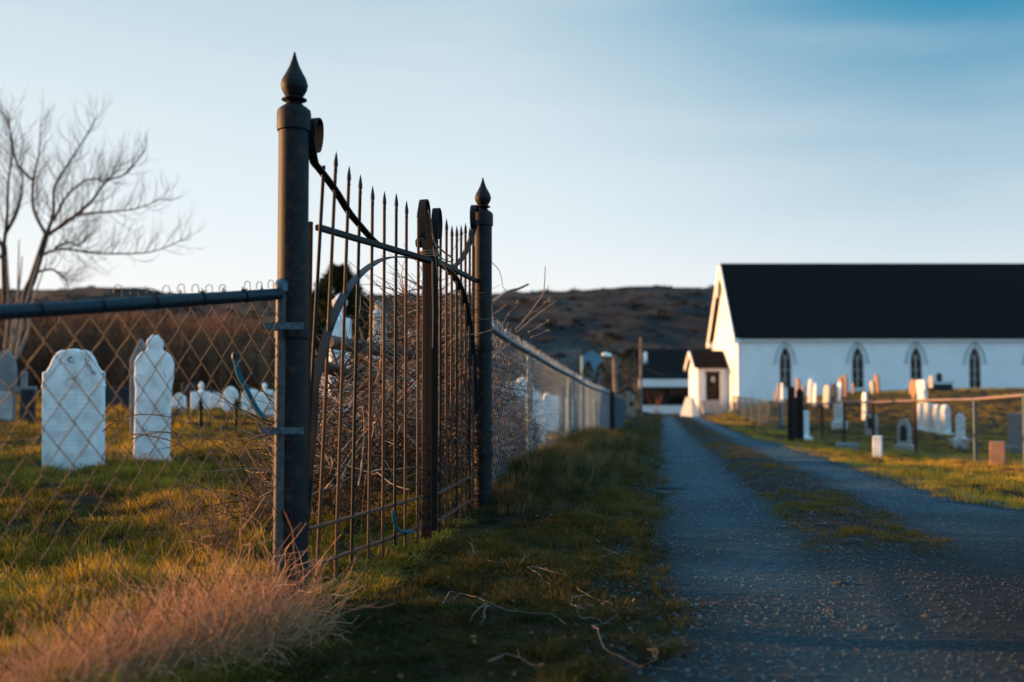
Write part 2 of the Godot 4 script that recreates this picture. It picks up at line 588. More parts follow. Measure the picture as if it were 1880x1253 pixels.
func hill_height(x: float, d: float) -> float:
	var top: float = EYE + (695.0 - skyline(940.0 + x / 300.0 * FOC)) / FOC * 300.0
	var t := clampf((d - 140.0) / 160.0, 0.0, 1.0)
	var up := pow(t, 0.85)
	if d > 300.0: up = 1.0 - 0.5 * smoothstep(300.0, 560.0, d)
	return -4.0 + (top + 4.0) * up + wob.get_noise_2d(x * 0.06, d * 0.06) * 1.3 * sin(PI * clampf(t, 0.0, 0.97)) + wob.get_noise_2d(x * 0.25, d * 0.25) * 0.22


func hills() -> void:
	var g := Geo.new()
	var w := 181
	for j in 60:
		var d := 132.0 + j * 7.2
		for k in w:
			var x := (k - 90) * 4.4 * (1.0 if absi(k - 90) < 60 else 1.0 + (absi(k - 90) - 60) * 0.05)
			var cc := Color(0.0115, 0.0085, 0.009).lerp(Color(0.02, 0.0145, 0.014), clampf(0.5 + wob.get_noise_2d(x * 0.12, d * 0.12), 0.0, 1.0))
			if x < -90.0: cc = cc.lerp(Color(0.045, 0.024, 0.014), 0.6)
			var pale := clampf((wob.get_noise_2d(x * 0.07 + 77.0, d * 0.16) - 0.12) * 4.0, 0.0, 1.0)
			cc = cc.lerp(Color(0.045, 0.04, 0.037), pale * 0.5)
			var clearing := exp(-pow((x - 12.0) / 9.0, 2.0) - pow((d - 178.0) / 12.0, 2.0))
			cc = cc.lerp(Color(0.1, 0.115, 0.11), clearing)
			g.v.push_back(Vector3(x, hill_height(x, d), -d))
			g.n.push_back(Vector3(hill_height(x - 2, d) - hill_height(x + 2, d), 4.0, -(hill_height(x, d - 2) - hill_height(x, d + 2))).normalized())
			g.c.push_back(cc)
			if j and k:
				var i := g.v.size() - 1
				g.ix.append_array([i - w - 1, i - 1, i - w, i - w, i - 1, i])
	part("hills", g, M.hillside, self, "structure")
	# scrub over the hillside
	var b := Geo.new()
	for k in 46:
		var a := rng.randf() * TAU
		var r := sqrt(rng.randf())
		var p := Vector3(cos(a) * r, rng.randf() * 0.9 * sqrt(1.0 - r * r * 0.9), sin(a) * r)
		var q := Vector3(rng.randf_range(-1, 1), rng.randf_range(-0.4, 1), rng.randf_range(-1, 1)).normalized() * 0.4
		var z := q.cross(Vector3(rng.randf(), rng.randf(), 1).normalized()) * 0.7
		b.tri(p - z, p + z, p + q)
	var xf := []
	var cols := PackedColorArray()
	for k in 4200:
		var d := rng.randf_range(142.0, 318.0)
		var x := rng.randf_range(-0.62, 0.62) * d
		if wob.get_noise_2d(x * 0.08, d * 0.1 + 40.0) < -0.3: continue
		var r := 0.3 + 0.9 * pow(rng.randf(), 3.0)
		xf.append(Transform3D(Basis(Vector3.UP, rng.randf() * TAU).scaled(Vector3(r * 1.4, r * rng.randf_range(0.6, 1.3), r * 1.4)), Vector3(x, hill_height(x, d) - 0.2, -d)))
		var f := rng.randf()
		cols.push_back(Color(0.012, 0.01, 0.0085).lerp(Color(0.024, 0.0175, 0.0145), f))
	tag(scatter("hillside_scrub", b.mesh(), M.dead_leaf, xf, cols), "dark scrub covering the hillside behind the church", "scrub")


# ---------------------------------------------------------------- the gate
func leaf_of(px0: float, d0: float, px1: float, d1: float, lean: float) -> Dictionary:
	var a := Vector3((px0 - 940.0) / FOC * d0, 0, -d0)
	var b := Vector3((px1 - 940.0) / FOC * d1, 0, -d1)
	var dir := (b - a).normalized()
	return {"o": a, "dir": dir, "len": a.distance_to(b), "n": Vector3(-dir.z, 0, dir.x), "lean": lean}


func lp(L: Dictionary, u: float, y: float, off := 0.0) -> Vector3:
	var lean: float = L.lean * maxf(0.0, 1.0 - u / 0.75)
	return L.o + L.dir * u + L.n * off + Vector3(lean * (y - 1.1), y, 0)


func on_leaf(L: Dictionary, px: float, py: float) -> Vector2:
	var r := ray(px, py)
	r /= -r.z
	var u := 0.5
	var y := 1.0
	for k in 6:
		var sh: float = L.lean * maxf(0.0, 1.0 - u / 0.75) * (y - 1.1)
		# o.x + sh + dir.x u = r.x (-(o.z + dir.z u))
		u = (-r.x * L.o.z - L.o.x - sh) / (L.dir.x + r.x * L.dir.z)
		y = EYE + r.y * -(L.o.z + L.dir.z * u)
	return Vector2(u, y)


func smooth_path(p: Array, per := 5) -> Array:
	var out := []
	for k in p.size() - 1:
		var a = p[maxi(k - 1, 0)]
		var b = p[k]
		var c = p[k + 1]
		var e = p[mini(k + 2, p.size() - 1)]
		for s in per:
			out.append(b.cubic_interpolate(c, a, e, float(s) / per))
	out.append(p[-1])
	return out


func leaf_path(L: Dictionary, uy: Array, off := 0.0) -> Array:
	return smooth_path(uy.map(func(q): return Vector3(q.x, q.y, 0))).map(func(q): return lp(L, q.x, q.y, off))


func gate_leaf(L: Dictionary, label: String, pickets: Array, swoop: Array, arch: Array, scrolls: Array, stiles: Array, top_y: float, rails: Array) -> void:
	var t := thing("iron_gate_leaf", label, "gate", L.o, "leaves of the iron gate")
	var o: Vector3 = L.o
	var geo := func(): return Geo.new()
	for k in pickets.size():
		var q: Array = pickets[k]
		var u: float = on_leaf(L, q[0], 690.0).x
		var ty := on_leaf(L, q[1], q[2]).y
		var low := 0.085 + 0.03 * sin(k * 2.3)
		var tip: bool = q.size() < 4
		var g: Geo = geo.call()
		var r := 0.0095
		var bend := 0.004 * sin(k * 1.7)
		var neck := ty - 0.105 if tip else ty
		g.tube([lp(L, u, low) - o, lp(L, u + bend, 0.9) - o, lp(L, u, neck) - o], r, r, 7)
		var pk := part("picket", g, M.rust if k % 3 else M.gate_paint, t)
		if tip:
			g = geo.call()
			var base := lp(L, u, neck - 0.005) - o
			var up := (lp(L, u, ty) - lp(L, u, neck)).normalized()
			var bx := Basis(up.cross(Vector3(0, 0, 1)).normalized(), up, Vector3(0, 0, 1)).orthonormalized()
			g.lathe([Vector2(0.0095, 0), Vector2(0.0105, 0.012), Vector2(0.0085, 0.02), Vector2(0.0125, 0.04), Vector2(0.0105, 0.06), Vector2(0.0055, 0.09), Vector2(0.0005, 0.112)], base, 8, bx)
			part("spear_tip", g, M.rail_paint, pk)
	var g: Geo = geo.call()
	g.strip(leaf_path(L, swoop).map(func(p): return p - o), L.n, 0.042, 0.009)
	part("swooping_top_bar", g, M.gate_paint, t)
	g = geo.call()
	g.strip(leaf_path(L, arch, 0.0).map(func(p): return p - o), L.n, 0.05, 0.008)
	part("curved_brace", g, M.rail_paint, t)
	for sc in scrolls:
		g = geo.call()
		g.strip(leaf_path(L, sc).map(func(p): return p - o), L.n, 0.046, 0.007)
		part("scroll", g, M.gate_paint, t)
	for s in stiles:   # [u, low, high, width along n, width along the leaf]
		g = geo.call()
		var b := Basis(L.n, Vector3.UP, -L.dir)
		var a: Vector3 = lp(L, s[0], s[1]) - o
		var e: Vector3 = lp(L, s[0], s[2]) - o
		var up := (e - a).normalized()
		b = Basis(L.n, up, L.n.cross(up)).orthonormalized()
		g.cut_box((a + e) / 2, Vector3(s[3], a.distance_to(e), s[4]), 0.003, b)
		part("stile", g, M.shaded_rust, t)
	for y in [top_y] + rails:
		g = geo.call()
		var a: Vector3 = lp(L, 0.0, y) - o
		var e: Vector3 = lp(L, L.len, y) - o
		var f: Vector3 = (e - a).normalized()
		var b := Basis(L.n, f.cross(L.n).normalized(), -f).orthonormalized()
		var high: bool = y == top_y
		g.cut_box((a + e) / 2, Vector3(0.036, 0.014 if not high else 0.03, a.distance_to(e)), 0.003, b)
		part("top_rail" if high else "bottom_rail", g, M.gate_paint if high else M.rust, t)


func finial_prof(k: float) -> Array:
	return [Vector2(0.075, 0), Vector2(0.066, 0.012), Vector2(0.045, 0.03), Vector2(0.036, 0.042), Vector2(0.04, 0.05), Vector2(0.06, 0.058), Vector2(0.062, 0.064), Vector2(0.04, 0.078),
		Vector2(0.05, 0.095), Vector2(0.062, 0.125), Vector2(0.066, 0.15), Vector2(0.058, 0.185), Vector2(0.038, 0.23), Vector2(0.024, 0.265), Vector2(0.013, 0.305), Vector2(0.003, 0.35)].map(func(p): return Vector2(p.x, p.y * k))


func gate_post(label: String, top: Vector3, foot: Vector3) -> void:
	var t := thing("iron_gate_post", label, "gate post", foot, "round posts of the iron gate")
	var a := top - foot
	var up := a.normalized()
	var b := Basis(Vector3(1, 0, 0), up, Vector3(1, 0, 0).cross(up)).orthonormalized()
	var h := a.length()
	var g := Geo.new()
	g.lathe([Vector2(0.075, -0.25), Vector2(0.073, h * 0.4), Vector2(0.073, h - 0.1)], Vector3.ZERO, 28, b)
	part("shaft", g, M.post_paint, t)
	g = Geo.new()
	g.lathe([Vector2(0.073, h - 0.105), Vector2(0.081, h - 0.1), Vector2(0.082, h - 0.09), Vector2(0.082, h - 0.015), Vector2(0.079, h), Vector2(0.062, h + 0.012)], Vector3.ZERO, 28, b)
	part("cap", g, M.post_paint, t)
	g = Geo.new()
	g.lathe(finial_prof(0.82).map(func(p): return Vector2(p.x, p.y + h + 0.002)), Vector3.ZERO, 22, b)
	part("spear_finial", g, M.gate_paint, t)
	for y in [h * 0.2, h * 0.55]:
		g = Geo.new()
		g.lathe([Vector2(0.078, y - 0.02), Vector2(0.086, y - 0.02), Vector2(0.086, y + 0.02), Vector2(0.078, y + 0.02)], Vector3.ZERO, 24, b, 0.95)
		g.box(b * Vector3(0.02, y, 0.1), Vector3(0.02, 0.036, 0.05), b)
		part("hinge_band", g, M.gate_paint, t)


func gate() -> void:
	var A := leaf_of(574, 4.98, 784, 6.38, 0.047)
	var B := leaf_of(797, 6.44, 875, 7.87, 0.0)
	gate_post("thick round dark gate post with spear finial, nearest the camera", spot(548, 203, 4.8), Vector3(spot(533, 1000, 4.8).x, -0.02, -4.8))
	gate_post("far dark round gate post with spear finial, where the lane fence starts", spot(886, 392, 7.9), Vector3(spot(886, 800, 7.9).x, 0.02, -7.9))
	var u := func(L, pts): return pts.map(func(p): return on_leaf(L, p[0], p[1]))
	var sw_a: Array = u.call(A, [[577, 300], [592, 318], [617, 352], [640, 389], [663, 417], [684, 440], [703, 454], [726, 463], [745, 468], [765, 473], [780, 476]])
	var ar_a: Array = u.call(A, [[784, 482], [765, 475], [740, 472], [715, 473], [695, 479], [673, 493], [652, 513], [632, 541], [612, 582], [597, 625], [586, 670], [577, 715]]) + [Vector2(0.03, 0.86), Vector2(0.015, 0.7), Vector2(0.005, 0.52), Vector2(0.0, 0.35)]
	var e: Vector2 = sw_a[0]
	var hook := [e, Vector2(e.x - 0.05, e.y + 0.08), Vector2(e.x - 0.06, e.y + 0.16), Vector2(e.x - 0.03, e.y + 0.215), Vector2(e.x + 0.02, e.y + 0.205), Vector2(e.x + 0.035, e.y + 0.14), Vector2(e.x + 0.02, e.y + 0.07), Vector2(e.x - 0.015, e.y + 0.05)]
	var l: float = A.len
	var loop := [Vector2(l - 0.005, 1.86), Vector2(l, 2.05), Vector2(l - 0.005, 2.17), Vector2(l - 0.035, 2.235), Vector2(l - 0.08, 2.23), Vector2(l - 0.1, 2.16), Vector2(l - 0.09, 2.04), Vector2(l - 0.075, 1.98), Vector2(l - 0.09, 1.935), Vector2(l - 0.13, 1.935), Vector2(l - 0.14, 1.965), Vector2(l - 0.115, 1.985)]
	gate_leaf(A, "nearer leaf of the dark iron gate, hinged on the thick near post", [[573, 585, 300, 0], [598.5, 617, 278], [628, 640, 304], [653, 663, 321], [680, 684, 341], [704, 703, 350], [726, 726, 354], [745, 745, 368], [767, 765, 377]],
		sw_a, ar_a, [hook, loop], [[-0.055, 0.05, 1.88, 0.045, 0.02], [l, -0.02, 2.0, 0.07, 0.012], [l - 0.035, 0.14, 1.87, 0.03, 0.02]], 1.86, [0.35, 0.16])
	l = B.len
	var sw_b: Array = u.call(B, [[800, 482], [812, 488], [828, 490], [840, 484], [849, 473], [857, 458], [864, 440], [870, 420], [875, 400]])
	var ar_b: Array = u.call(B, [[798, 484], [812, 489], [826, 499], [838, 514], [848, 536], [856, 564], [862, 598], [867, 640], [870, 690]]) + [Vector2(l - 0.01, 0.8)]
	var w: Vector2 = sw_b[-1]
	var hook2 := [w, Vector2(w.x + 0.01, w.y + 0.03), Vector2(w.x - 0.03, w.y + 0.075), Vector2(w.x - 0.11, w.y + 0.08), Vector2(w.x - 0.16, w.y + 0.03), Vector2(w.x - 0.15, w.y - 0.07), Vector2(w.x - 0.11, w.y - 0.11)]
	var loop2 := [Vector2(0.005, 1.86), Vector2(0.0, 2.05), Vector2(0.01, 2.15), Vector2(0.04, 2.21), Vector2(0.1, 2.2), Vector2(0.13, 2.12), Vector2(0.11, 2.02)]
	gate_leaf(B, "farther leaf of the dark iron gate, hinged on the far post", [[808, 810, 391], [819, 820.5, 402], [829, 830, 414], [838, 838, 414], [846, 846.5, 413], [854, 854, 409], [862, 862, 416], [868, 868, 420]],
		sw_b, ar_b, [hook2, loop2], [[0.0, 0.12, 2.0, 0.05, 0.012], [l, 0.14, 2.15, 0.06, 0.02]], 1.87, [0.35, 0.17])

	# twine lashed round the two middle stiles
	var t := thing("twine_lashing", "pale twine tied round the middle stiles where the gate leaves meet", "twine", lp(A, A.len, 1.9), "")
	var c := lp(A, A.len, 1.9)
	for k in 3:
		var g := Geo.new()
		var pts := []
		for s in 15:
			var a := TAU * s / 14.0
			pts.append(A.n * cos(a) * 0.062 + A.dir * (0.02 + sin(a) * 0.05) + Vector3(0, 0.012 * k - 0.01 + 0.006 * sin(a + k), 0))
		g.tube(pts, 0.007, 0.007, 6)
		part("wrap", g, M.twine, t)
	for q in [[[795, 452], [800, 480], [803, 505], [806, 515]], [[799, 447], [815, 463], [830, 474], [829, 481], [812, 475], [800, 458]], [[800, 450], [806, 470], [816, 490], [824, 506]], [[797, 446], [793, 424], [791, 405], [786, 385]], [[794, 480], [794, 520], [795, 580], [794, 640]]]:
		var g := Geo.new()
		g.tube(smooth_path(q.map(func(p): return spot(p[0], p[1], 6.24 + 0.0004 * (p[1] - 450)) - c)), 0.0065, 0.004, 6)
		part("loose_end", g, M.twine, t)
	var o := spot(735, 960, 5.9)
	var g := Geo.new()
	g.tube(smooth_path([[713, 938], [714, 952], [718, 968], [724, 974], [736, 977], [750, 977]].map(func(p): return on_leaf(A, p[0], p[1])).map(func(q): return lp(A, q.x, q.y, 0.03) - o)), 0.011, 0.009, 7)
	tag(part("teal_rope", g, M.teal_rope, self), "short teal rope hanging between the bottom rails of the near gate leaf", "rope").position = o
	g = Geo.new()
	o = spot(450, 700, 4.55)
	g.tube(smooth_path([[431, 655], [434, 672], [440, 693], [452, 715], [462, 735], [474, 755], [484, 768]].map(func(p): return spot(p[0], p[1], 4.55) - o)), 0.0135, 0.0105, 8)
	var rope := part("teal_rope", g, M.teal_rope, self)
	tag(rope, "bent teal rope sticking up from the mesh left of the near gate post", "rope").position = o
	g = Geo.new()
	g.lathe([Vector2(0.0, -0.02), Vector2(0.015, -0.012), Vector2(0.017, 0.004), Vector2(0.012, 0.018), Vector2(0.0, 0.024)], spot(431, 655, 4.55) - o, 10)
	part("melted_end", g, M.rail_paint, rope)


# ---------------------------------------------------------------- chain-link fences
func netting(g: Geo, a: Vector3, b: Vector3, drop_a: float, drop_b: float, w: float, h: float, r: float, sides := 4) -> void:
	var l := Vector2(b.x - a.x, b.z - a.z).length()
	var n := int(l / w)
	var side := (b - a).cross(Vector3.UP).normalized()
	for k in n:
		var t0 := (k + 0.5) / n
		var top := a.lerp(b, t0).y + h * 0.25
		var low := top - lerpf(drop_a, drop_b, t0)
		var pts := []
		var j := 0
		var y := top
		while y > low:
			var t := clampf((k + (1.0 if (j + k) % 2 == 1 else 0.0)) / n, 0, 1)
			var p := a.lerp(b, t)
			pts.append(Vector3(p.x, y, p.z) + side * (r * (0.9 if (j + k) % 2 == 1 else -0.9)))
			j += 1
			y -= h / 2
		g.tube(pts, r, r, sides, false)


func barbs(g: Geo, a: Vector3, b: Vector3, step: float, high: float, r: float, curl := false) -> void:
	var l := a.distance_to(b)
	var n := int(l / step)
	var dir := (b - a).normalized()
	for k in n:
		var p := a.lerp(b, (k + 0.5) / n) + Vector3(0, 0.02, 0)
		if curl:
			if rng.randf() < 0.25: continue
			var hh := high * rng.randf_range(0.6, 1.1)
			var pts := []
			for s in 8:
				var q := PI * 1.25 * s / 7.0
				pts.append(p + dir * (0.022 * (1 - cos(q))) + Vector3(0, hh * (0.55 + 0.45 * sin(q)) if s else 0.0, 0))
			g.tube(pts, r, r, 4)
		else:
			for e in 2:
				var f := dir * rng.randf_range(-0.035, 0.035) + Vector3(rng.randf_range(-0.02, 0.02), high * rng.randf_range(0.6, 1.2), 0)
				g.tube([p, p + f * 0.5 + dir * rng.randf_range(-0.01, 0.01), p + f], r, r * 0.7, 3)


func fences() -> void:
	# left of the gate, running towards the camera
	var e := spot(512, 540, 4.7)
	var a := spot(0, 571, 3.3)
	var dir := (a - e)
	var far := e + dir * 2.6
	var t := thing("chain_link_fence", "coarse diamond chain-link fence in the left foreground, left of the near gate post", "fence", Vector3(e.x, 0, e.z))
	var o := t.position
	var g := Geo.new()
	g.tube([e - o, e.lerp(far, 0.33) - o - Vector3(0, 0.005, 0), e.lerp(far, 0.7) - o, far - o], 0.0275, 0.0275, 14)
	part("top_rail", g, M.rail_paint, t)
	g = Geo.new()
	g.tube([Vector3(far.x - o.x, -0.25, far.z - o.z), far - o + Vector3(0, 0.03, 0)], 0.03, 0.03, 12)
	part("line_post", g, M.worn_zinc, t)
	g = Geo.new()
	netting(g, e - o, far - o, 1.45, 1.3, 0.066, 0.153, 0.0027, 5)
	part("wire_netting", g, M.wire, t, "stuff")
	g = Geo.new()
	barbs(g, e - o, e.lerp(far, 0.26) - o, 0.085, 0.05, 0.0018, true)
	part("curled_wire_ends", g, M.wire, t, "stuff")
	g = Geo.new()
	var foot := Vector3(spot(511, 1010, 4.74).x, -0.2, -4.74)
	var top := spot(517, 528, 4.74)
	g.tube([foot - o, top - o], 0.027, 0.027, 18)
	part("end_post", g, M.worn_zinc, t)
	g = Geo.new()
	g.lathe([Vector2(0.036, -0.02), Vector2(0.037, 0.015), Vector2(0.025, 0.035), Vector2(0.0, 0.045)], top - o, 14)
	part("post_cap", g, M.galvanised, t)
	for y in [600.0, 790.0]:
		g = Geo.new()
		var p := spot(524, y, 4.75) - o
		g.box(p + Vector3(0.0, 0, 0.068), Vector3(0.2, 0.032, 0.006))
		g.box(p + Vector3(-0.09, 0, 0.0), Vector3(0.006, 0.03, 0.14))
		part("brace_band", g, M.galvanised, t)
	for k in 7:
		g = Geo.new()
		var p := e.lerp(far, 0.06 + k * 0.07) - o
		var f := dir.normalized()
		var pts := []
		for s in 11:
			var q := TAU * s / 10.0
			pts.append(p + Vector3(0, cos(q) * 0.031, 0) + f.cross(Vector3.UP) * sin(q) * 0.031 + f * 0.004 * s)
		g.tube(pts, 0.0032, 0.0032, 5)
		part("tie_wire", g, M.wire, t)

	# along the lane beyond the gate
	var run := [[7.95, 1.52, -0.04], [11.0, 1.36, 0.0], [15.5, 1.13, 0.02], [20.0, 0.92, 0.0], [24.0, 0.80, -0.02], [27.3, 0.70, 0.0]]
	t = thing("chain_link_fence", "fine-meshed chain-link fence along the left verge beyond the gate", "fence", Vector3(lane_x(7.95) - 1.42, 0, -7.95))
	o = t.position
	var pr: Vector3
	var net := Geo.new()
	var brb := Geo.new()
	for k in run.size():
		var d: float = run[k][0]
		var p := Vector3(lane_x(d) - 1.42 + run[k][2], run[k][1], -d) - o
		if k == 0: p.x = spot(893, 595, 7.9).x - o.x
		if k:
			g = Geo.new()
			g.tube([pr, (pr + p) / 2 - Vector3(0, 0.012, 0), p], 0.026, 0.026, 10)
			part("top_rail", g, M.galvanised, t)
			netting(net, pr, p, 1.42, 1.42, 0.07, 0.105, 0.0023, 3)
			barbs(brb, pr, p, 0.045, 0.075, 0.0022)
			g = Geo.new()
			var gy := ground(p.x + o.x, d)
			g.tube([Vector3(p.x, gy - 0.2, p.z) + Vector3(-0.035, 0, 0), p + Vector3(-0.035, -0.01, 0)], 0.034, 0.034, 12)
			part("line_post", g, M.galvanised, t)
		pr = p
	part("wire_netting", net, M.bright_wire, t, "stuff")
	part("barbed_wire_ends", brb, M.bright_wire, t, "stuff")
	# on from the wooden end post
	var q0 := Vector3(lane_x(27.6) - 1.35, 0.62, -27.6)
	var q1 := Vector3(lane_x(44.0) - 1.6, 0.12, -44.0)
	t = thing("chain_link_fence", "short bluish stretch of mesh fence beyond the dark wooden end post", "fence", Vector3(q0.x, 0, q0.z))
	o = t.position
	g = Geo.new()
	g.tube([q0 - o, q1 - o], 0.028, 0.028, 8)
	part("top_rail", g, M.galvanised, t)
	g = Geo.new()
	netting(g, q0 - o, q1 - o, 1.35, 1.3, 0.07, 0.12, 0.0028, 3)
	part("wire_netting", g, M.galvanised, t, "stuff")
	for k in 4:
		var p := q0.lerp(q1, (k + 1) / 4.0) - o
		g = Geo.new()
		g.tube([p - Vector3(0, 1.6, 0), p + Vector3(0, 0.03, 0)], 0.04, 0.04, 8)
		part("line_post", g, M.galvanised, t)
	wood_post(Vector3(lane_x(27.45) - 1.36, ground(lane_x(27.45) - 1.36, 27.45), -27.45), 1.25, 0.075, 0.0, "dark wooden post at the end of the left lane fence", false)

	# the right-hand churchyard
	t = thing("chain_link_fence", "chain-link fence of the right-hand churchyard, running along the lane verge", "fence", Vector3(right_x(24.0), 0, -24.0))
	o = t.position
	net = Geo.new()
	var prev: Vector3
	var first := true
	for d in [13.5, 15.2, 17.2, 19.5, 23.2, 26.8, 30.0, 33.0, 36.6]:
		var x: float = right_x(d)
		var p: Vector3 = Vector3(x, ground(x, d) + 1.25 - (0.06 if d > 30.0 else 0.0), -d) - o
		g = Geo.new()
		g.tube([p - Vector3(0, 1.45, 0), p + Vector3(0, 0.02, 0)], 0.04, 0.036, 10)
		g.lathe([Vector2(0.046, -0.01), Vector2(0.045, 0.02), Vector2(0.0, 0.05)], p, 10)
		part("line_post", g, M.rust if d > 20.0 else M.galvanised, t)
		if not first:
			g = Geo.new()
			g.tube([prev, p], 0.03, 0.03, 8)
			part("top_rail", g, M.sunlit_rail, t)
			netting(net, prev, p, 1.28, 1.28, 0.07, 0.12, 0.004, 3)
		prev = p
		first = false
	part("wire_netting", net, M.wire, t, "stuff")
	var c0 := Vector3(right_x(36.9) - 0.15, 0.12, -37.0)
	var c1 := Vector3(14.2, -0.02, -64.0)
	t = thing("chain_link_fence", "grey mesh fence leading from the black wooden posts to the church porch", "fence", Vector3(c0.x, -1.1, c0.z))
	o = t.position
	g = Geo.new()
	g.tube([c0 - o, c1 - o], 0.03, 0.03, 8)
	part("top_rail", g, M.galvanised, t)
	g = Geo.new()
	netting(g, c0 - o, c1 - o, 1.28, 1.15, 0.08, 0.13, 0.003, 3)
	part("wire_netting", g, M.galvanised, t, "stuff")
	for k in 8:
		var p := c0.lerp(c1, k / 7.0) - o
		g = Geo.new()
		g.tube([p - Vector3(0, 1.5, 0), p + Vector3(0, 0.03, 0)], 0.045, 0.045, 8)
		part("line_post", g, M.galvanised, t)
	# posts at the corner
	for q in [[1454, 808, 710, 0.11, 0.0, "tall black wooden corner post, leftmost of the three", false], [1461, 803, 730, 0.06, 0.02, "thin black wooden stake between the two thick corner posts", false], [1470, 808, 714, 0.11, 0.03, "black wooden corner post with a pointed top, rightmost of the three", true]]:
		var p := land(q[0], q[1], 25.0)
		wood_post(p, (q[1] - q[2]) / FOC * -p.z, q[3], q[4], q[5], q[6])
	var pw := land(1435, 783, 25.0)
	g = Geo.new()
	g.tube([Vector3(0, -0.2, 0), Vector3(0, (783 - 735) / FOC * -pw.z, 0)], 0.085, 0.08, 10)
	tag(part("white_marker_post", g, M.pale_stone, self), "pale pinkish marker post in front of the grey mesh fence", "post").position = pw


func right_x(d: float) -> float:
	return 7.3 + 0.09 * d


func wood_post(at: Vector3, h: float, r: float, lean: float, label: String, pointed: bool) -> void:
	var g := Geo.new()
	var top := Vector3(lean * h, h, 0)
	var b := Basis(Vector3(1, 0, 0), top.normalized(), Vector3(0, 0, 1)).orthonormalized()
	var pr := [Vector2(r * 1.05, -0.3), Vector2(r, h * 0.4), Vector2(r * 0.94, h - 0.09)]
	pr.append_array([Vector2(r * 0.5, h - 0.03), Vector2(0.0, h + 0.03)] if pointed else [Vector2(r * 0.85, h - 0.02), Vector2(0.0, h)])
	g.lathe(pr, Vector3.ZERO, 11, b, 0.8)
	tag(part("wooden_post", g, M.black_wood, self), label, "post").position = at


# ---------------------------------------------------------------- gravestones
func outline(kind: String, w: float, h: float) -> PackedVector2Array:
	var p := PackedVector2Array()
	var half := []
	match kind:
		"shoulder":
			half = [[0.5, 0.0], [0.5, 0.70], [0.515, 0.725], [0.5, 0.74], [0.5, 0.825], [0.44, 0.835], [0.385, 0.87], [0.33, 0.93], [0.26, 0.972], [0.18, 0.99], [0.09, 0.985], [0.06, 0.997]]
		"crown":
			half = [[0.47, 0.0], [0.47, 0.60], [0.5, 0.66], [0.52, 0.70], [0.5, 0.73], [0.52, 0.76], [0.51, 0.80], [0.44, 0.845], [0.33, 0.875], [0.22, 0.885], [0.2, 0.9], [0.23, 0.935], [0.2, 0.965], [0.12, 0.985], [0.08, 1.0]]
		"gothic":
			half = [[0.5, 0.0], [0.5, 0.68], [0.48, 0.76], [0.42, 0.84], [0.32, 0.91], [0.18, 0.965], [0.03, 1.0]]
		"round":
			half = [[0.5, 0.0], [0.5, 0.8], [0.47, 0.87], [0.39, 0.93], [0.27, 0.97], [0.13, 0.992], [0.02, 1.0]]
		"gable":
			half = [[0.5, 0.0], [0.5, 0.8], [0.04, 1.0]]
		"trefoil":
			half = [[0.5, 0.0], [0.5, 0.7], [0.46, 0.76], [0.36, 0.8], [0.3, 0.82], [0.17, 0.83], [0.2, 0.88], [0.22, 0.93], [0.15, 0.98], [0.04, 1.0]]
		"cross":
			half = [[0.14, 0.0], [0.12, 0.6], [0.5, 0.6], [0.5, 0.72], [0.12, 0.72], [0.11, 1.0]]
		_:
			half = [[0.5, 0.0], [0.5, 0.96], [0.46, 1.0]]
	for q in half: p.push_back(Vector2(q[0] * w, q[1] * h))
	half.reverse()
	for q in half: p.push_back(Vector2(-q[0] * w, q[1] * h))
	return p


func stone(label: String, px: float, yb: float, yt: float, w: float, thick: float, kind: String, rot: float, lean: float, m: String, group: String, base := 0.0, cat := "gravestone", near := 4.0) -> Node3D:
	var at := land(px, yb, near)
	var d := -at.z
	var h := (yb - yt) / FOC * d
	var turn := Basis(Vector3.UP, deg_to_rad(rot)) 
	var tip := Basis(Vector3(0, 0, 1), deg_to_rad(-lean))
	var g := Geo.new()
	var sink := 0.15
	var up := base * 0.8
	g.slab(outline(kind, w, h + sink - up), thick, minf(0.012, thick * 0.15), Transform3D(tip * turn, Vector3(0, up - sink, 0)))
	var o: Node3D
	if base > 0.0:
		o = thing("gravestone", label, cat, at, group)
		part("tablet", g, M[m], o)
		g = Geo.new()
		g.cut_box(Vector3(0, base * 0.5 - 0.1, 0), Vector3(w * 1.45, base + 0.2, thick * 2.0 + w * 0.25), 0.02, turn)
		part("plinth", g, M[m], o)
	else:
		o = part("gravestone", g, M[m], self)
		o.position = at
		tag(o, label, cat, group)
	return o


func writing(o: Node3D, w: float, rows: Array, rot: float, z: float, m := "inscription") -> void:   # worn, unreadable lines of carving
	var g := Geo.new()
	var b := Basis(Vector3.UP, deg_to_rad(rot))
	for r in rows:
		var x: float = -w * 0.5 * r[1]
		while x < w * 0.5 * r[1]:
			var l: float = rng.randf_range(0.012, 0.03) * r[2]
			g.box(b * Vector3(x + l / 2, r[0], z), Vector3(l, 0.012 * r[2] * rng.randf_range(0.6, 1.1), 0.004), b)
			x += l + rng.randf_range(0.006, 0.02) * r[2]
	part("inscription", g, M[m], o)


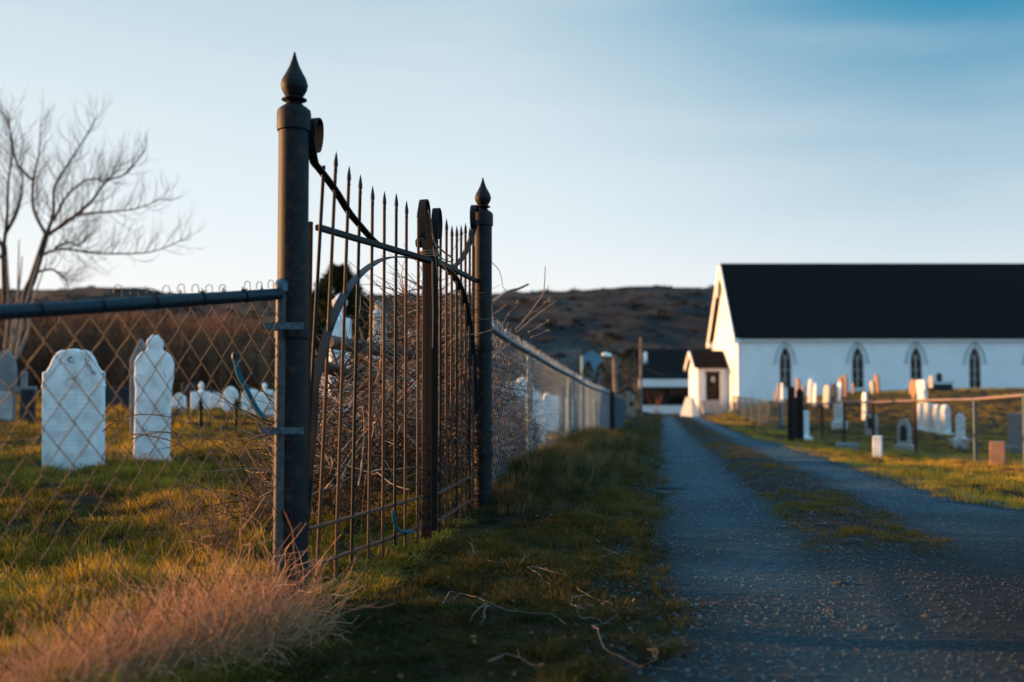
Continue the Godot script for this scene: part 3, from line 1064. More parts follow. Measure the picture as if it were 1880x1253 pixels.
func graves_left() -> void:
	var G := "white tablets in the left churchyard"
	var o: Node3D
	# the two large ones behind the mesh: tablet + carving
	for q in [["big white marble tablet with scrolled shoulders behind the mesh fence", 134, 866, 642, "shoulder", 108, 4.0, 0.11], ["tall narrow white tablet with a knobbed crown behind the mesh fence", 277, 846, 619, "crown", 66, 16.0, 0.16]]:
		var at := land(q[1], q[2], 4.0)
		var d := -at.z
		var w: float = q[5] / FOC * d
		var h: float = (q[2] - q[3]) / FOC * d
		o = thing("gravestone", q[0], "gravestone", at, G)
		var g := Geo.new()
		var xf := Transform3D(Basis(Vector3(0, 0, 1), deg_to_rad(-1.0 if q[4] == "crown" else 0.6)) * Basis(Vector3.UP, deg_to_rad(q[6])), Vector3(0, -0.15, 0))
		g.slab(outline(q[4], w, h + 0.15), q[7], 0.014, xf)
		part("tablet", g, M.marble, o)
		g = Geo.new()
		g.cut_box(Vector3(0, -0.06, 0), Vector3(w * 1.08, 0.16, 0.26), 0.02, Basis(Vector3.UP, deg_to_rad(q[6])))
		part("plinth", g, M.pale_stone, o)
		var rows := []
		for k in 13:
			rows.append([h * (0.66 - 0.037 * k), [0.55, 0.75, 0.4, 0.7, 0.8, 0.62, 0.78, 0.5, 0.8, 0.7, 0.35, 0.75, 0.6][k], 0.8])
		writing(o, w, rows, q[6], q[7] / 2 - 0.0005, "faint_carving")
		g = Geo.new()
		var z: float = q[7] / 2 + 0.003
		var b := Basis(Vector3.UP, deg_to_rad(q[6]))
		var arcs := [[[-0.02, 0.93], [-0.07, 0.925], [-0.08, 0.905], [-0.05, 0.89], [0.02, 0.885]], [[0.2, 0.92], [0.22, 0.87], [0.25, 0.83]], [[0.25, 0.87], [0.28, 0.85], [0.3, 0.82], [0.31, 0.79]], [[0.32, 0.81], [0.35, 0.8], [0.36, 0.785]], [[-0.14, 0.875], [-0.13, 0.865]]] if q[4] == "shoulder" else [[[0.14, 0.83], [0.2, 0.82], [0.25, 0.75], [0.28, 0.72]], [[0.28, 0.72], [0.36, 0.66], [0.38, 0.65]], [[-0.36, 0.68], [-0.3, 0.67], [-0.26, 0.65]]]
		for a in arcs:
			g.tube(smooth_path(a.map(func(p): return b * Vector3(p[0] * w, p[1] * h, z))), 0.006, 0.003, 5)
		part("carved_scroll", g, M.dark_stone, o)
		g = Geo.new()
		for r in [0.07, 0.05]:
			var ringp := []
			for s in 13: ringp.append(b * Vector3(cos(TAU * s / 12) * r * 1.3, h * (0.72 if q[4] == "shoulder" else 0.76) + sin(TAU * s / 12) * r, z - 0.004))
			g.tube(ringp, 0.004, 0.004, 4)
		part("carved_wreath", g, M.pale_stone, o)
	o = stone("grey pointed tablet standing close behind the tall crowned tablet", 259, 800, 625, 0.33, 0.1, "gable", 8, -1, "grey_stone", "")
	o = stone("weathered round-topped tablet with a white lower half at the left picture edge", 2, 772, 645, 0.42, 0.12, "gothic", 10, 2, "grey_stone", "")
	var c := Node3D.new()
	var gd := -o.position.z
	c.free()
	var g := Geo.new()
	g.box(Vector3(0.0, 0.3 * gd / 18.0, 0.0), Vector3(0.40, 0.62 * gd / 18.0, 0.128), Basis(Vector3.UP, deg_to_rad(10)))
	part("white_face", g, M.pale_stone, o)
	var rows := []
	for k in 7: rows.append([0.12 + k * 0.065, 0.8, 1.0])
	writing(o, 0.36, rows, 10, 0.068)
	stone("thin grey wooden-looking cross beside the dark low trees at left", 42, 770, 682, 0.45, 0.08, "cross", 0, 0, "grey_stone", "")
	stone("small brownish slab in front of the grey cross", 50, 772, 716, 0.24, 0.1, "flat", 0, 0, "dark_stone", "")
	stone("wide dark slate monument between the two big white tablets", 219, 750, 712, 0.95, 0.3, "flat", 0, 0, "dark_stone", "")
	stone("small white pointed stone right of the tall crowned tablet", 328, 754, 724, 0.3, 0.12, "gable", 0, 0, "marble", "")
	stone("dark brown stone between the small pointed one and the topped one", 346, 752, 704, 0.34, 0.12, "flat", 0, 0, "dark_stone", "")
	o = stone("small white stone with a little finial on its top", 367, 753, 720, 0.42, 0.14, "flat", 0, 0, "marble", "")
	g = Geo.new()
	g.lathe([Vector2(0.09, 0), Vector2(0.05, 0.04), Vector2(0.04, 0.09), Vector2(0.075, 0.13), Vector2(0.05, 0.19), Vector2(0.02, 0.23), Vector2(0.0, 0.25)], Vector3(0.02, 33.0 / FOC * -o.position.z, 0), 10)
	part("stone_finial", g, M.marble, o)
	stone("small grey stone leaning on the white finial-topped one", 383, 752, 719, 0.28, 0.12, "flat", 0, 1, "grey_stone", "")
	stone("small white flat-topped stone right of the grey one", 396, 752, 722, 0.26, 0.12, "round", 0, -2, "marble", "")
	stone("small white gothic stone with a pointed arch top, left of the teal rope", 422, 756, 711, 0.36, 0.12, "gothic", 0, 0, "marble", "")
	stone("small white stone half hidden behind the teal rope", 459, 758, 716, 0.4, 0.12, "round", 0, 1, "marble", "")
	o = stone("small white stone with a knob, just left of the near gate post", 491, 760, 718, 0.36, 0.14, "round", 0, 0, "marble", "")
	g = Geo.new()
	g.lathe([Vector2(0.07, -0.02), Vector2(0.035, 0.05), Vector2(0.06, 0.1), Vector2(0.04, 0.16), Vector2(0.0, 0.19)], Vector3(-0.08, 42.0 / FOC * -o.position.z - 0.02, 0), 10)
	part("stone_knob", g, M.marble, o)
	# monuments behind the gate
	var d := 17.0
	var at := Vector3(spot(622, 700, d).x, 0, -d)
	at.y = ground(at.x, d)
	var m := thing("white_monument", "tall white pillar monument with a small urn, behind the near gate leaf", "monument", at)
	var hh := spot(622, 585, d).y - at.y
	g = Geo.new()
	g.cut_box(Vector3(0, hh / 2, 0), Vector3(0.36, hh, 0.36), 0.03, Basis(Vector3.UP, 0.3))
	part("pillar", g, M.marble, m)
	g = Geo.new()
	g.lathe([Vector2(0.12, 0), Vector2(0.06, 0.06), Vector2(0.05, 0.12), Vector2(0.13, 0.24), Vector2(0.14, 0.3), Vector2(0.08, 0.34), Vector2(0.06, 0.38), Vector2(0.0, 0.43)], Vector3(0, hh, 0), 14)
	part("urn", g, M.marble, m)
	g = Geo.new()
	g.cut_box(Vector3(-0.1, 0.3, 0.05), Vector3(0.8, 0.75, 0.7), 0.04, Basis(Vector3.UP, 0.3))
	part("pedestal", g, M.marble, m)
	d = 19.0
	at = Vector3(spot(694, 700, d).x, 0, -d)
	at.y = ground(at.x, d)
	m = thing("white_monument", "white draped figure on a pedestal seen above the brush pile", "monument", at)
	hh = spot(694, 626, d).y - at.y
	g = Geo.new()
	g.cut_box(Vector3(0, hh / 2, 0), Vector3(0.42, hh, 0.42), 0.03)
	part("pedestal", g, M.pale_stone, m)
	g = Geo.new()
	g.lathe([Vector2(0.2, 0), Vector2(0.17, 0.1), Vector2(0.13, 0.3), Vector2(0.16, 0.42), Vector2(0.17, 0.5), Vector2(0.1, 0.57), Vector2(0.05, 0.6), Vector2(0.075, 0.66), Vector2(0.07, 0.73), Vector2(0.0, 0.77)], Vector3(0, hh, 0), 14)
	part("draped_figure", g, M.pale_stone, m)
	d = 17.5
	for q in [[757, 603, "white stone top poking over the log, near the middle stiles", "trefoil", 0.4], [603, 680, "low white block stone beside the near gate post, behind the mesh bars", "flat", 0.5], [640, 700, "white slab stone half hidden in the brush pile", "round", 0.5]]:
		at = Vector3(spot(q[0], 700, d).x, 0, -d)
		at.y = ground(at.x, d)
		g = Geo.new()
		g.slab(outline(q[3], q[4], spot(q[0], q[1], d).y - at.y + 0.1), 0.14, 0.014, Transform3D(Basis(), Vector3(0, -0.1, 0)))
		tag(part("gravestone", g, M.marble, self), q[2], "gravestone").position = at
	for q in [[940, 700, 14.5, 0.32, "pale slab behind the fence mesh, nearest the far gate post", "round"], [962, 693, 15.5, 0.36, "broad white slab behind the mesh and the dark brush", "shoulder"], [985, 720, 16.5, 0.28, "low white stone at the right edge of the fence brush", "gothic"], [1004, 722, 22.0, 0.2, "narrow sunlit white stone seen through the mesh, left one of two", "round"], [1017, 728, 22.5, 0.2, "narrow sunlit white stone seen through the mesh, right one of two", "flat"], [1044, 733, 24.5, 0.14, "slim bluish stone seen through the mesh past the first line post", "flat"]]:
		at = Vector3(spot(q[0], 700, q[2]).x, 0, -q[2])
		at.y = ground(at.x, q[2])
		g = Geo.new()
		g.slab(outline(q[5], q[3], spot(q[0], q[1], q[2]).y - at.y + 0.1), 0.14, 0.014, Transform3D(Basis(Vector3.UP, 0.15), Vector3(0, -0.1, 0)))
		tag(part("gravestone", g, M.marble, self), q[4], "gravestone").position = at
	# iron hoops round a plot
	d = 17.5
	at = Vector3(spot(369, 790, d).x, 0, -d)
	at.y = ground(at.x, d)
	m = thing("grave_railing", "low dark iron hoop railing round a plot behind the tall white tablet", "railing", at)
	for k in 13:
		g = Geo.new()
		var x := -2.2 + k * 0.31
		var pts := []
		for s in 9:
			var a := PI * s / 8.0
			pts.append(Vector3(x - 0.13 * cos(a), 0.24 + 0.16 * sin(a), 0.0))
		pts.push_front(Vector3(x - 0.13, -0.05, 0))
		pts.append(Vector3(x + 0.13, -0.05, 0))
		g.tube(pts, 0.011, 0.011, 5)
		part("hoop", g, M.gate_paint, m)
	g = Geo.new()
	g.tube([Vector3(-2.4, 0.14, 0.012), Vector3(1.7, 0.12, 0.012)], 0.012, 0.012, 5)
	part("tie_bar", g, M.gate_paint, m)
	for x in [-0.0, 0.62]:
		g = Geo.new()
		g.lathe([Vector2(0.035, -0.1), Vector2(0.032, 0.38), Vector2(0.055, 0.39), Vector2(0.06, 0.42), Vector2(0.03, 0.44), Vector2(0.05, 0.49), Vector2(0.03, 0.53), Vector2(0.0, 0.58)], Vector3(x, 0, 0.05), 10)
		part("finial_post", g, M.gate_paint, m)


func graves_right() -> void:
	var W := "slim upright stones in front of the church"
	# label, px, base y, top y, broad width m, thickness, outline, turn, lean, material, plinth
	for q in [
		["faint white stone by the leftmost church window", 1429, 727, 702, 0.35, 0.1, "round", -90, 0, "pale_stone", 0.0],
		["small brown stone low beside the pale marker post", 1425, 738, 720, 0.4, 0.12, "flat", -90, 0, "sun_warmed_stone", 0.0],
		["white-topped stone directly above the pale marker post", 1437, 742, 704, 0.5, 0.1, "round", -95, 0, "marble", 0.0],
		["broad pinkish stone just right of the black corner posts, left of a pair", 1465, 735, 694, 0.85, 0.12, "round", -95, 1, "sun_warmed_stone", 0.0],
		["narrow orange-lit stone close behind the broad pinkish one", 1475, 741, 706, 0.55, 0.1, "round", -98, 2, "sun_warmed_stone", 0.0],
		["tall white stone left of the first gap in the slim row", 1488, 742, 695, 0.85, 0.12, "round", -95, 2, "marble", 0.0],
		["shorter white stone leaning on the tall one at its right", 1496, 746, 703, 0.6, 0.1, "gothic", -95, 3, "marble", 0.0],
		["wide leaning cream stone standing alone between the windows", 1517, 749, 707, 0.85, 0.13, "round", -88, 4, "pale_stone", 0.0],
		["dark brown stone behind the white leaning stone", 1531, 738, 706, 0.5, 0.1, "flat", -80, 0, "dark_stone", 0.0],
		["bright white stone leaning right, left of the orange pair", 1538, 748, 702, 0.7, 0.12, "round", -95, 7, "marble", 0.0],
		["small orange-lit block stone under the white leaning stone", 1530, 747, 728, 0.4, 0.12, "flat", -90, 0, "sun_warmed_stone", 0.0],
		["orange-lit stone, shorter one of the pair under the second window", 1544, 729, 694, 0.75, 0.12, "round", -92, 1, "sun_warmed_stone", 0.0],
		["orange-lit stone with pointed top, taller one of the pair under the second window", 1551, 728, 688, 0.85, 0.12, "gothic", -92, 1, "sun_warmed_stone", 0.0],
		["thin pinkish stone below the right jamb of the second window", 1567, 724, 703, 0.35, 0.08, "round", -95, 0, "sun_warmed_stone", 0.0],
		["small pale stone left of the lone orange stone", 1601, 722, 701, 0.4, 0.08, "round", -80, 0, "pale_stone", 0.0],
		["lone orange-lit stone leaning left between second and third windows", 1612, 722, 688, 0.75, 0.12, "gothic", -92, -4, "sun_warmed_stone", 0.0],
		["thin white stone rising above the fence rail, apart from the others", 1588, 772, 721, 0.5, 0.1, "round", -92, 1, "marble", 0.0],
		["large orange-lit stone below the third window", 1679, 735, 697, 1.1, 0.14, "gothic", -92, 0, "sun_warmed_stone", 0.0],
		["small orange-lit stone behind the large one below the third window", 1687, 722, 701, 0.5, 0.1, "round", -92, 0, "sun_warmed_stone", 0.0],
		["white stone leaning left with a pink edge, right of the third window", 1696, 737, 699, 0.95, 0.13, "flat", -88, -5, "marble", 0.0],
		["faint low white stone left of the slate box tomb", 1710, 708, 690, 0.3, 0.08, "round", -60, 0, "pale_stone", 0.0],
		["tiny white stone on the grass right of the fourth window", 1838, 713, 696, 0.3, 0.1, "round", -70, 0, "marble", 0.0]]:
		stone(q[0], q[1], q[2], q[3], q[4], q[5], q[6], q[7], q[8], q[9], W, q[10], "gravestone", 40.0)
	var P := "stones beyond the right churchyard fence"
	for q in [
		["white pillar stone on a stepped plinth, behind the second fence post", 1542, 787, 741, 0.42, 0.42, "flat", -20, 0, "marble", 0.28],
		["bluish shaded column stone next to the black corner posts", 1478, 808, 755, 0.22, 0.25, "flat", 5, 0, "marble", 0.1],
		["squat white block stone at the foot of the dark fence post", 1612, 840, 802, 0.17, 0.2, "flat", -25, 0, "marble", 0.0],
		["low grey ledger stone lying near the second fence post", 1556, 826, 816, 0.55, 0.4, "flat", -20, 0, "grey_stone", 0.0],
		["first white pillar from the left in the row of four", 1691, 790, 743, 0.2, 0.28, "flat", 12, 0, "marble", 0.06],
		["second white pillar from the left in the row of four, the widest", 1706, 793, 741, 0.26, 0.28, "flat", 12, 0, "marble", 0.06],
		["third white pillar from the left in the row of four, rounded top", 1721, 796, 743, 0.2, 0.28, "round", 12, 0, "marble", 0.06],
		["rightmost white pillar in the row of four, rounded top", 1737, 798, 744, 0.25, 0.3, "round", 12, 0, "marble", 0.06],
		["white tapered stone on a broad plinth behind the flower wreath", 1765, 822, 760, 0.26, 0.26, "round", -20, 0, "marble", 0.3],
		["grey gothic stone with a dark recess, between two fence posts", 1661, 828, 769, 0.34, 0.2, "gothic", -30, 0, "pale_stone", 0.16],
		["pinkish block stone with a notched top near the right picture edge", 1833, 854, 811, 0.25, 0.16, "flat", -30, 0, "sun_warmed_stone", 0.0],
		["large grey upright stone at the right picture edge", 1870, 832, 760, 0.5, 0.4, "flat", -25, 0, "grey_stone", 0.2],
		["grey framed stone with a square dark panel behind the dark fence post", 1601, 800, 761, 0.45, 0.2, "round", -35, 0, "pale_stone", 0.0]]:
		var o := stone(q[0], q[1], q[2], q[3], q[4], q[5], q[6], q[7], q[8], q[9], P, q[10], "gravestone", 16.0)
		if "recess" in q[0] or "panel" in q[0]:
			var g := Geo.new()
			var h: float = (q[2] - q[3]) / FOC * -o.position.z
			g.slab(outline("gothic" if "recess" in q[0] else "flat", q[4] * 0.5, h * 0.5), 0.02, 0.004, Transform3D(Basis(Vector3.UP, deg_to_rad(q[7])), Basis(Vector3.UP, deg_to_rad(q[7])) * Vector3(0, h * 0.3, q[5] / 2)))
			part("dark_panel", g, M.dark_stone, o)
	# slate box tomb with a domed urn
	var at := land(1725, 718, 40.0)
	var k := -at.z / FOC
	var o := thing("box_tomb", "long slate box tomb in front of the church wall", "tomb", at, "")
	var g := Geo.new()
	g.cut_box(Vector3(0, 8 * k - 0.1, 0), Vector3(38 * k, 15 * k, 1.0), 0.03)
	part("chest", g, M.dark_stone, o)
	g = Geo.new()
	g.cut_box(Vector3(0, 16 * k, 0), Vector3(42 * k, 2 * k, 1.15), 0.02)
	part("lid", g, M.grey_stone, o)
	g = Geo.new()
	g.slab(outline("gothic", 10 * k, 16 * k), 0.2, 0.03, Transform3D(Basis(), Vector3(0, 17 * k, 0)))
	tag(part("domed_stone", g, M.dark_stone, self), "dark domed stone showing above the slate box tomb", "gravestone").position = at
	# flower wreath
	at = land(1756, 826, 16.0)
	o = thing("flower_wreath", "bunch of white and red flowers laid before the tapered stone", "flowers", at + Vector3(0, 0.12, 0.25))
	g = Geo.new()
	var red := Geo.new()
	for i in 90:
		var p := Vector3(rng.randf_range(-0.33, 0.3), rng.randf_range(0.0, 0.22), rng.randf_range(-0.12, 0.12))
		var h := red if p.x > -0.1 and p.y > 0.09 and rng.randf() < 0.6 else g
		for s in 5:
			var a := TAU * s / 5.0 + i
			var f := Vector3(cos(a), rng.randf_range(0.2, 0.9), sin(a)) * 0.045
			var side := f.cross(Vector3.UP).normalized() * 0.02
			h.tri(p - side * 0.3, p + f * 0.7 + side, p + f)
			h.tri(p + side * 0.3, p + f, p + f * 0.7 - side)
	part("white_blooms", g, M.marble, o, "stuff")
	part("red_blooms", red, M.hose_red, o, "stuff")
	g = Geo.new()
	for i in 40:
		var p := Vector3(rng.randf_range(-0.3, 0.28), -0.12, rng.randf_range(-0.1, 0.1))
		g.tube([p, p + Vector3(rng.randf_range(-0.05, 0.05), 0.16, 0)], 0.006, 0.004, 3)
	part("stalks", g, M.black_wood, o, "stuff")


# ---------------------------------------------------------------- the church and the houses
func arch_half(y: float, hw: float, ys: float, yt: float) -> float:   # half width of a pointed opening
	if y <= ys: return hw
	if y >= yt: return 0.0
	var hh := yt - ys
	var r := (hh * hh + hw * hw) / (2 * hw)
	return maxf(0.0, sqrt(maxf(0.0, r * r - (y - ys) * (y - ys))) - (r - hw))


func boards(g: Geo, xf: Transform3D, x0: float, x1: float, y0: float, y1: float, holes: Array, gable := []) -> void:   # gable: [eave, middle, half width at the eave, ridge]
	var y := y0
	var step := 0.19
	while y < y1 - 0.01:
		var top := minf(y + step, y1)
		var a := x0
		var b := x1
		if gable and top > gable[0]:
			var f: float = gable[2] * (gable[3] - top) / (gable[3] - gable[0])
			a = maxf(x0, gable[1] - f)
			b = minf(x1, gable[1] + f)
			if b - a < 0.05: break
		var spans := [[a, b]]
		for h in holes:   # [centre, half width, sill, spring, top]
			if top <= h[2] or y >= h[4]: continue
			var w := arch_half(maxf(y, h[2]), h[1], h[3], h[4])
			var next := []
			for s in spans:
				if h[0] + w <= s[0] or h[0] - w >= s[1]: next.append(s)
				else:
					if h[0] - w > s[0]: next.append([s[0], h[0] - w])
					if h[0] + w < s[1]: next.append([h[0] + w, s[1]])
			spans = next
		for s in spans:
			if s[1] - s[0] < 0.02: continue
			var p := []
			for q in [[y, 0.075], [top, 0.015]]:
				for e in [[s[0], q[1]], [s[1], q[1]], [s[1], -0.1], [s[0], -0.1]]:
					p.append(xf * Vector3(e[0], q[0], e[1]))
			g.hexa(p)
		y = top


func lancet(t: Node3D, xf: Transform3D, cx: float, hw: float, sill: float, ys: float, yt: float, hood: bool) -> void:
	var path := func(off: float, from: float) -> Array:
		var pts := []
		for k in 4: pts.append(Vector3(cx - hw - off, lerpf(from, ys, k / 3.0), 0))
		for k in range(1, 9):
			var y := lerpf(ys, yt + off * 1.2, k / 8.0)
			pts.append(Vector3(cx - arch_half(y, hw + off, ys, yt + off * 1.2), y, 0))
		for k in range(7, -1, -1):
			var y := lerpf(ys, yt + off * 1.2, k / 8.0)
			pts.append(Vector3(cx + arch_half(y, hw + off, ys, yt + off * 1.2), y, 0))
		for k in range(2, -1, -1): pts.append(Vector3(cx + hw + off, lerpf(from, ys, k / 3.0), 0))
		return pts
	var out := (xf.basis * Vector3(0, 0, 1)).normalized()
	var g := Geo.new()
	g.strip(path.call(0.0, sill).map(func(p): return xf * (p + Vector3(0, 0, -0.01))), out, 0.16, 0.05)
	var w := part("window", g, M.white_paint, t)
	g = Geo.new()
	var poly := PackedVector2Array()
	for p in path.call(-0.02, sill): poly.push_back(Vector2(p.x, p.y))
	poly.reverse()
	g.slab(poly, 0.01, 0.001, xf * Transform3D(Basis(), Vector3(0, 0, -0.05)))
	part("pane", g, M.glass, w)
	for b in [[0.0, sill, ys + 0.25], [0.0, 0.0, 0.0]]:
		if b[2] == 0.0: continue
		g = Geo.new()
		g.box(xf * Vector3(cx, (b[1] + b[2]) / 2, -0.03), Vector3(0.028, b[2] - b[1], 0.05), xf.basis)
		part("mullion", g, M.white_paint, w)
	for s in [-1, 1]:
		g = Geo.new()
		var pts := []
		for k in 5: pts.append(xf * Vector3(cx + s * hw * (0.02 + 0.4 * sin(PI / 2 * k / 4.0)), ys + 0.24 + 0.34 * k / 4.0, -0.03))
		g.tube(pts, 0.014, 0.012, 4)
		g.tube([xf * Vector3(cx + s * hw * 0.95, ys - 0.05, -0.03), xf * Vector3(cx + s * hw * 0.6, ys + 0.22, -0.03), xf * Vector3(cx, ys + 0.26, -0.03)], 0.012, 0.012, 4)
		part("tracery_bar", g, M.white_paint, w)
	for y in [lerpf(sill, ys, 0.33), lerpf(sill, ys, 0.66)]:
		g = Geo.new()
		g.box(xf * Vector3(cx, y, -0.032), Vector3(2 * hw, 0.018, 0.03), xf.basis)
		part("glazing_bar", g, M.white_paint, w)
	g = Geo.new()
	g.box(xf * Vector3(cx, sill - 0.05, 0.05), Vector3(2 * hw + 0.3, 0.09, 0.18), xf.basis)
	part("sill", g, M.white_paint, w)
	if hood:
		g = Geo.new()
		g.strip(path.call(0.27, ys - 0.1).map(func(p): return xf * (p + Vector3(0, 0, 0.08))), out, 0.12, 0.09)
		for s in [-1, 1]: g.box(xf * Vector3(cx + s * (hw + 0.33), ys - 0.12, 0.08), Vector3(0.22, 0.1, 0.13), xf.basis)
		part("hood_mould", g, M.trim_paint, w)


func roof_slope(g: Geo, a: Vector3, b: Vector3, c: Vector3, e: Vector3, rows: int) -> void:   # eave a-b, ridge e-c
	var nn := (b - a).cross(e - a).normalized()
	for k in rows:
		var p := [a.lerp(e, k / float(rows)), b.lerp(c, k / float(rows)), b.lerp(c, (k + 1.0) / rows), a.lerp(e, (k + 1.0) / rows)]
		var lift := [0.05, 0.05, 0.012, 0.012]
		var low := []
		var up := []
		for q in 4:
			low.append(p[q] - nn * 0.08)
			up.append(p[q] + nn * lift[q])
		g.hexa(low + up)


func church() -> void:
	var zs := -72.0
	var zn := -81.0
	var zm := -76.5
	var x0 := 16.46
	var x1 := 46.0
	var ye := 4.10
	var yr := 9.78
	var t := thing("white_church", "long white clapboard church with a steep black roof and pointed windows", "church", Vector3(x0, -1.0, zs))
	var o := t.position
	var off := Transform3D(Basis(), -o)
	var south := off * Transform3D(Basis(), Vector3(0, 0, zs))
	var north := off * Transform3D(Basis(Vector3.UP, PI), Vector3(0, 0, zn))
	var west := off * Transform3D(Basis(Vector3.UP, -PI / 2), Vector3(x0, 0, 0))   # local x = -z... see below
	var cx := []
	for px in [1442.0, 1575.0, 1682.0, 1790.0, 1898.0, 2006.0]: cx.append((px - 940.0) / FOC * 72.0)
	var sill := 0.42
	var spring := 2.35
	var top := 3.42
	var holes := []
	var back := []
	for c in cx:
		holes.append([c, 0.44, sill, spring, top])
		back.append([-c, 0.44, sill, spring, top])
	var g := Geo.new()
	boards(g, south, x0, x1, -1.4, ye, holes)
	part("south_wall", g, M.white_paint, t)
	g = Geo.new()
	boards(g, north, -x1, -x0, -1.4, ye, back)
	part("north_wall", g, M.white_paint, t)
	g = Geo.new()
	# local x of the west wall runs along +z: from zn to zs
	var hw := (zs - zn) / 2
	boards(g, west, zn + 0.06, zs - 0.06, -1.4, yr - 0.3, [[-73.75, 0.24, 0.3, 2.0, 2.75], [zm, 0.16, 5.3, 6.2, 6.7]], [ye, zm, hw, yr])
	part("west_gable_wall", g, M.white_paint, t)
	g = Geo.new()
	g.box(Vector3(x1, 3.0, zm) - o, Vector3(0.3, 9.0, 8.8))
	part("east_wall", g, M.white_paint, t)
	g = Geo.new()
	g.box(Vector3((x0 + x1) / 2, -0.4, zm) - o, Vector3(x1 - x0 - 0.4, 0.2, 8.7))
	part("floor", g, M.door_wood, t)
	g = Geo.new()
	g.box(Vector3((x0 + x1) / 2, -1.1, zs + 0.02) - o, Vector3(x1 - x0, 0.9, 0.25))
	g.box(Vector3(x0 - 0.02, -1.1, zm) - o, Vector3(0.25, 0.9, zs - zn))
	part("foundation", g, M.concrete, t)
	for c in cx: lancet(t, south, c, 0.44, sill, spring, top, true)
	for c in cx: lancet(t, north, -c, 0.44, sill, spring, top, false)
	lancet(t, west, -73.75, 0.24, 0.3, 2.0, 2.75, false)
	lancet(t, west, zm, 0.16, 5.3, 6.2, 6.7, false)
	for z in [zs - 0.02, zn + 0.02]:
		g = Geo.new()
		g.box(Vector3(x0 - 0.03, 1.4, z) - o, Vector3(0.2, 5.4, 0.22))
		part("corner_board", g, M.white_paint, t)
	g = Geo.new()
	g.box(Vector3((x0 + x1) / 2 - 0.15, ye - 0.16, zs + 0.16) - o, Vector3(x1 - x0 + 0.4, 0.28, 0.3))
	part("eaves_board", g, M.white_paint, t)
	var k := (yr - ye) / hw
	var ov := 0.38
	var xe := x0 - 0.4
	g = Geo.new()
	roof_slope(g, Vector3(xe, ye - ov * k + 0.35, zs + ov) - o, Vector3(x1 + 0.4, ye - ov * k + 0.35, zs + ov) - o, Vector3(x1 + 0.4, yr + 0.18, zm) - o, Vector3(xe, yr + 0.18, zm) - o, 26)
	part("south_roof_slope", g, M.roof, t)
	g = Geo.new()
	roof_slope(g, Vector3(x1 + 0.4, ye - ov * k + 0.35, zn - ov) - o, Vector3(xe, ye - ov * k + 0.35, zn - ov) - o, Vector3(xe, yr + 0.18, zm) - o, Vector3(x1 + 0.4, yr + 0.18, zm) - o, 26)
	part("north_roof_slope", g, M.roof, t)
	for s in [1, -1]:
		g = Geo.new()
		var a := Vector3(xe - 0.05, ye - ov * k + 0.15, zm + s * (hw + ov)) - o
		var b := Vector3(xe - 0.05, yr, zm + s * 0.02) - o
		g.strip([a, a.lerp(b, 0.5), b], Vector3(1, 0, 0), 0.09, 0.34)
		g.box(a + Vector3(0.15, 0.0, -s * 0.12), Vector3(0.4, 0.35, 0.5))
		part("barge_board", g, M.white_paint, t)
		g = Geo.new()
		var br := []
		for q in 7:
			var f := PI / 2 * q / 6.0
			br.append(Vector3(xe - 0.02, yr - 2.4 + 1.5 * sin(f), zm + s * (1.05 - 0.0) * cos(f) * 0.95) - o)
		g.strip(br, Vector3(1, 0, 0), 0.1, 0.12)
		part("gable_bracket", g, M.white_paint, t)
	# entrance porch on the west gable
	var pz := -75.5
	var pn := -79.0
	var p0 := 14.1
	var g2 := Geo.new()
	boards(g2, off * Transform3D(Basis(), Vector3(0, 0, pz)), p0, x0 - 0.05, -1.5, 2.05, [[15.22, 0.44, -0.55, 1.47, 1.48]])
	boards(g2, off * Transform3D(Basis(Vector3.UP, -PI / 2), Vector3(p0, 0, 0)), pn, pz - 0.11, -1.5, 3.0, [], [2.05, -77.25, 1.75, 3.15])
	boards(g2, off * Transform3D(Basis(Vector3.UP, PI), Vector3(0, 0, pn)), -x0, -p0 - 0.1, -1.5, 2.05, [])
	var porch := part("porch", g2, M.white_paint, t)
	g = Geo.new()
	roof_slope(g, Vector3(p0 - 0.3, 1.93, pz + 0.3) - o, Vector3(x0 - 0.1, 1.93, pz + 0.3) - o, Vector3(x0 - 0.1, 3.25, -77.25) - o, Vector3(p0 - 0.3, 3.25, -77.25) - o, 9)
	roof_slope(g, Vector3(x0 - 0.1, 1.93, pn - 0.3) - o, Vector3(p0 - 0.3, 1.93, pn - 0.3) - o, Vector3(p0 - 0.3, 3.25, -77.25) - o, Vector3(x0 - 0.1, 3.25, -77.25) - o, 9)
	part("porch_roof", g, M.porch_roof, porch)
	g = Geo.new()
	for s in [1, -1]: g.strip([Vector3(p0 - 0.34, 1.78, -77.25 + s * 2.05) - o, Vector3(p0 - 0.34, 3.12, -77.25 + s * 0.02) - o], Vector3(1, 0, 0), 0.08, 0.24)
	part("porch_barge_board", g, M.white_paint, porch)
	g = Geo.new()
	g.box(Vector3(15.22, 0.46, pz - 0.04) - o, Vector3(0.84, 2.0, 0.06))
	var door := part("door", g, M.door_wood, t)
	g = Geo.new()
	for x in [-0.46, 0.46]: g.box(Vector3(15.22 + x, 0.48, pz + 0.05) - o, Vector3(0.1, 2.1, 0.1))
	g.box(Vector3(15.22, 1.56, pz + 0.05) - o, Vector3(1.1, 0.14, 0.12))
	part("door_frame", g, M.door_wood, door)
	g = Geo.new()
	g.box(Vector3(15.22, 0.95, pz + 0.0) - o, Vector3(0.56, 0.75, 0.03))
	part("door_window", g, M.glass, door)
	g = Geo.new()
	g.box(Vector3(15.24, 1.02, pz + 0.02) - o, Vector3(0.3, 0.42, 0.01))
	part("door_notice", g, M.pale_stone, door)
	g = Geo.new()
	g.lathe([Vector2(0.0, -0.03), Vector2(0.035, 0), Vector2(0.0, 0.03)], Vector3(14.9, 0.35, pz + 0.06) - o, 8)
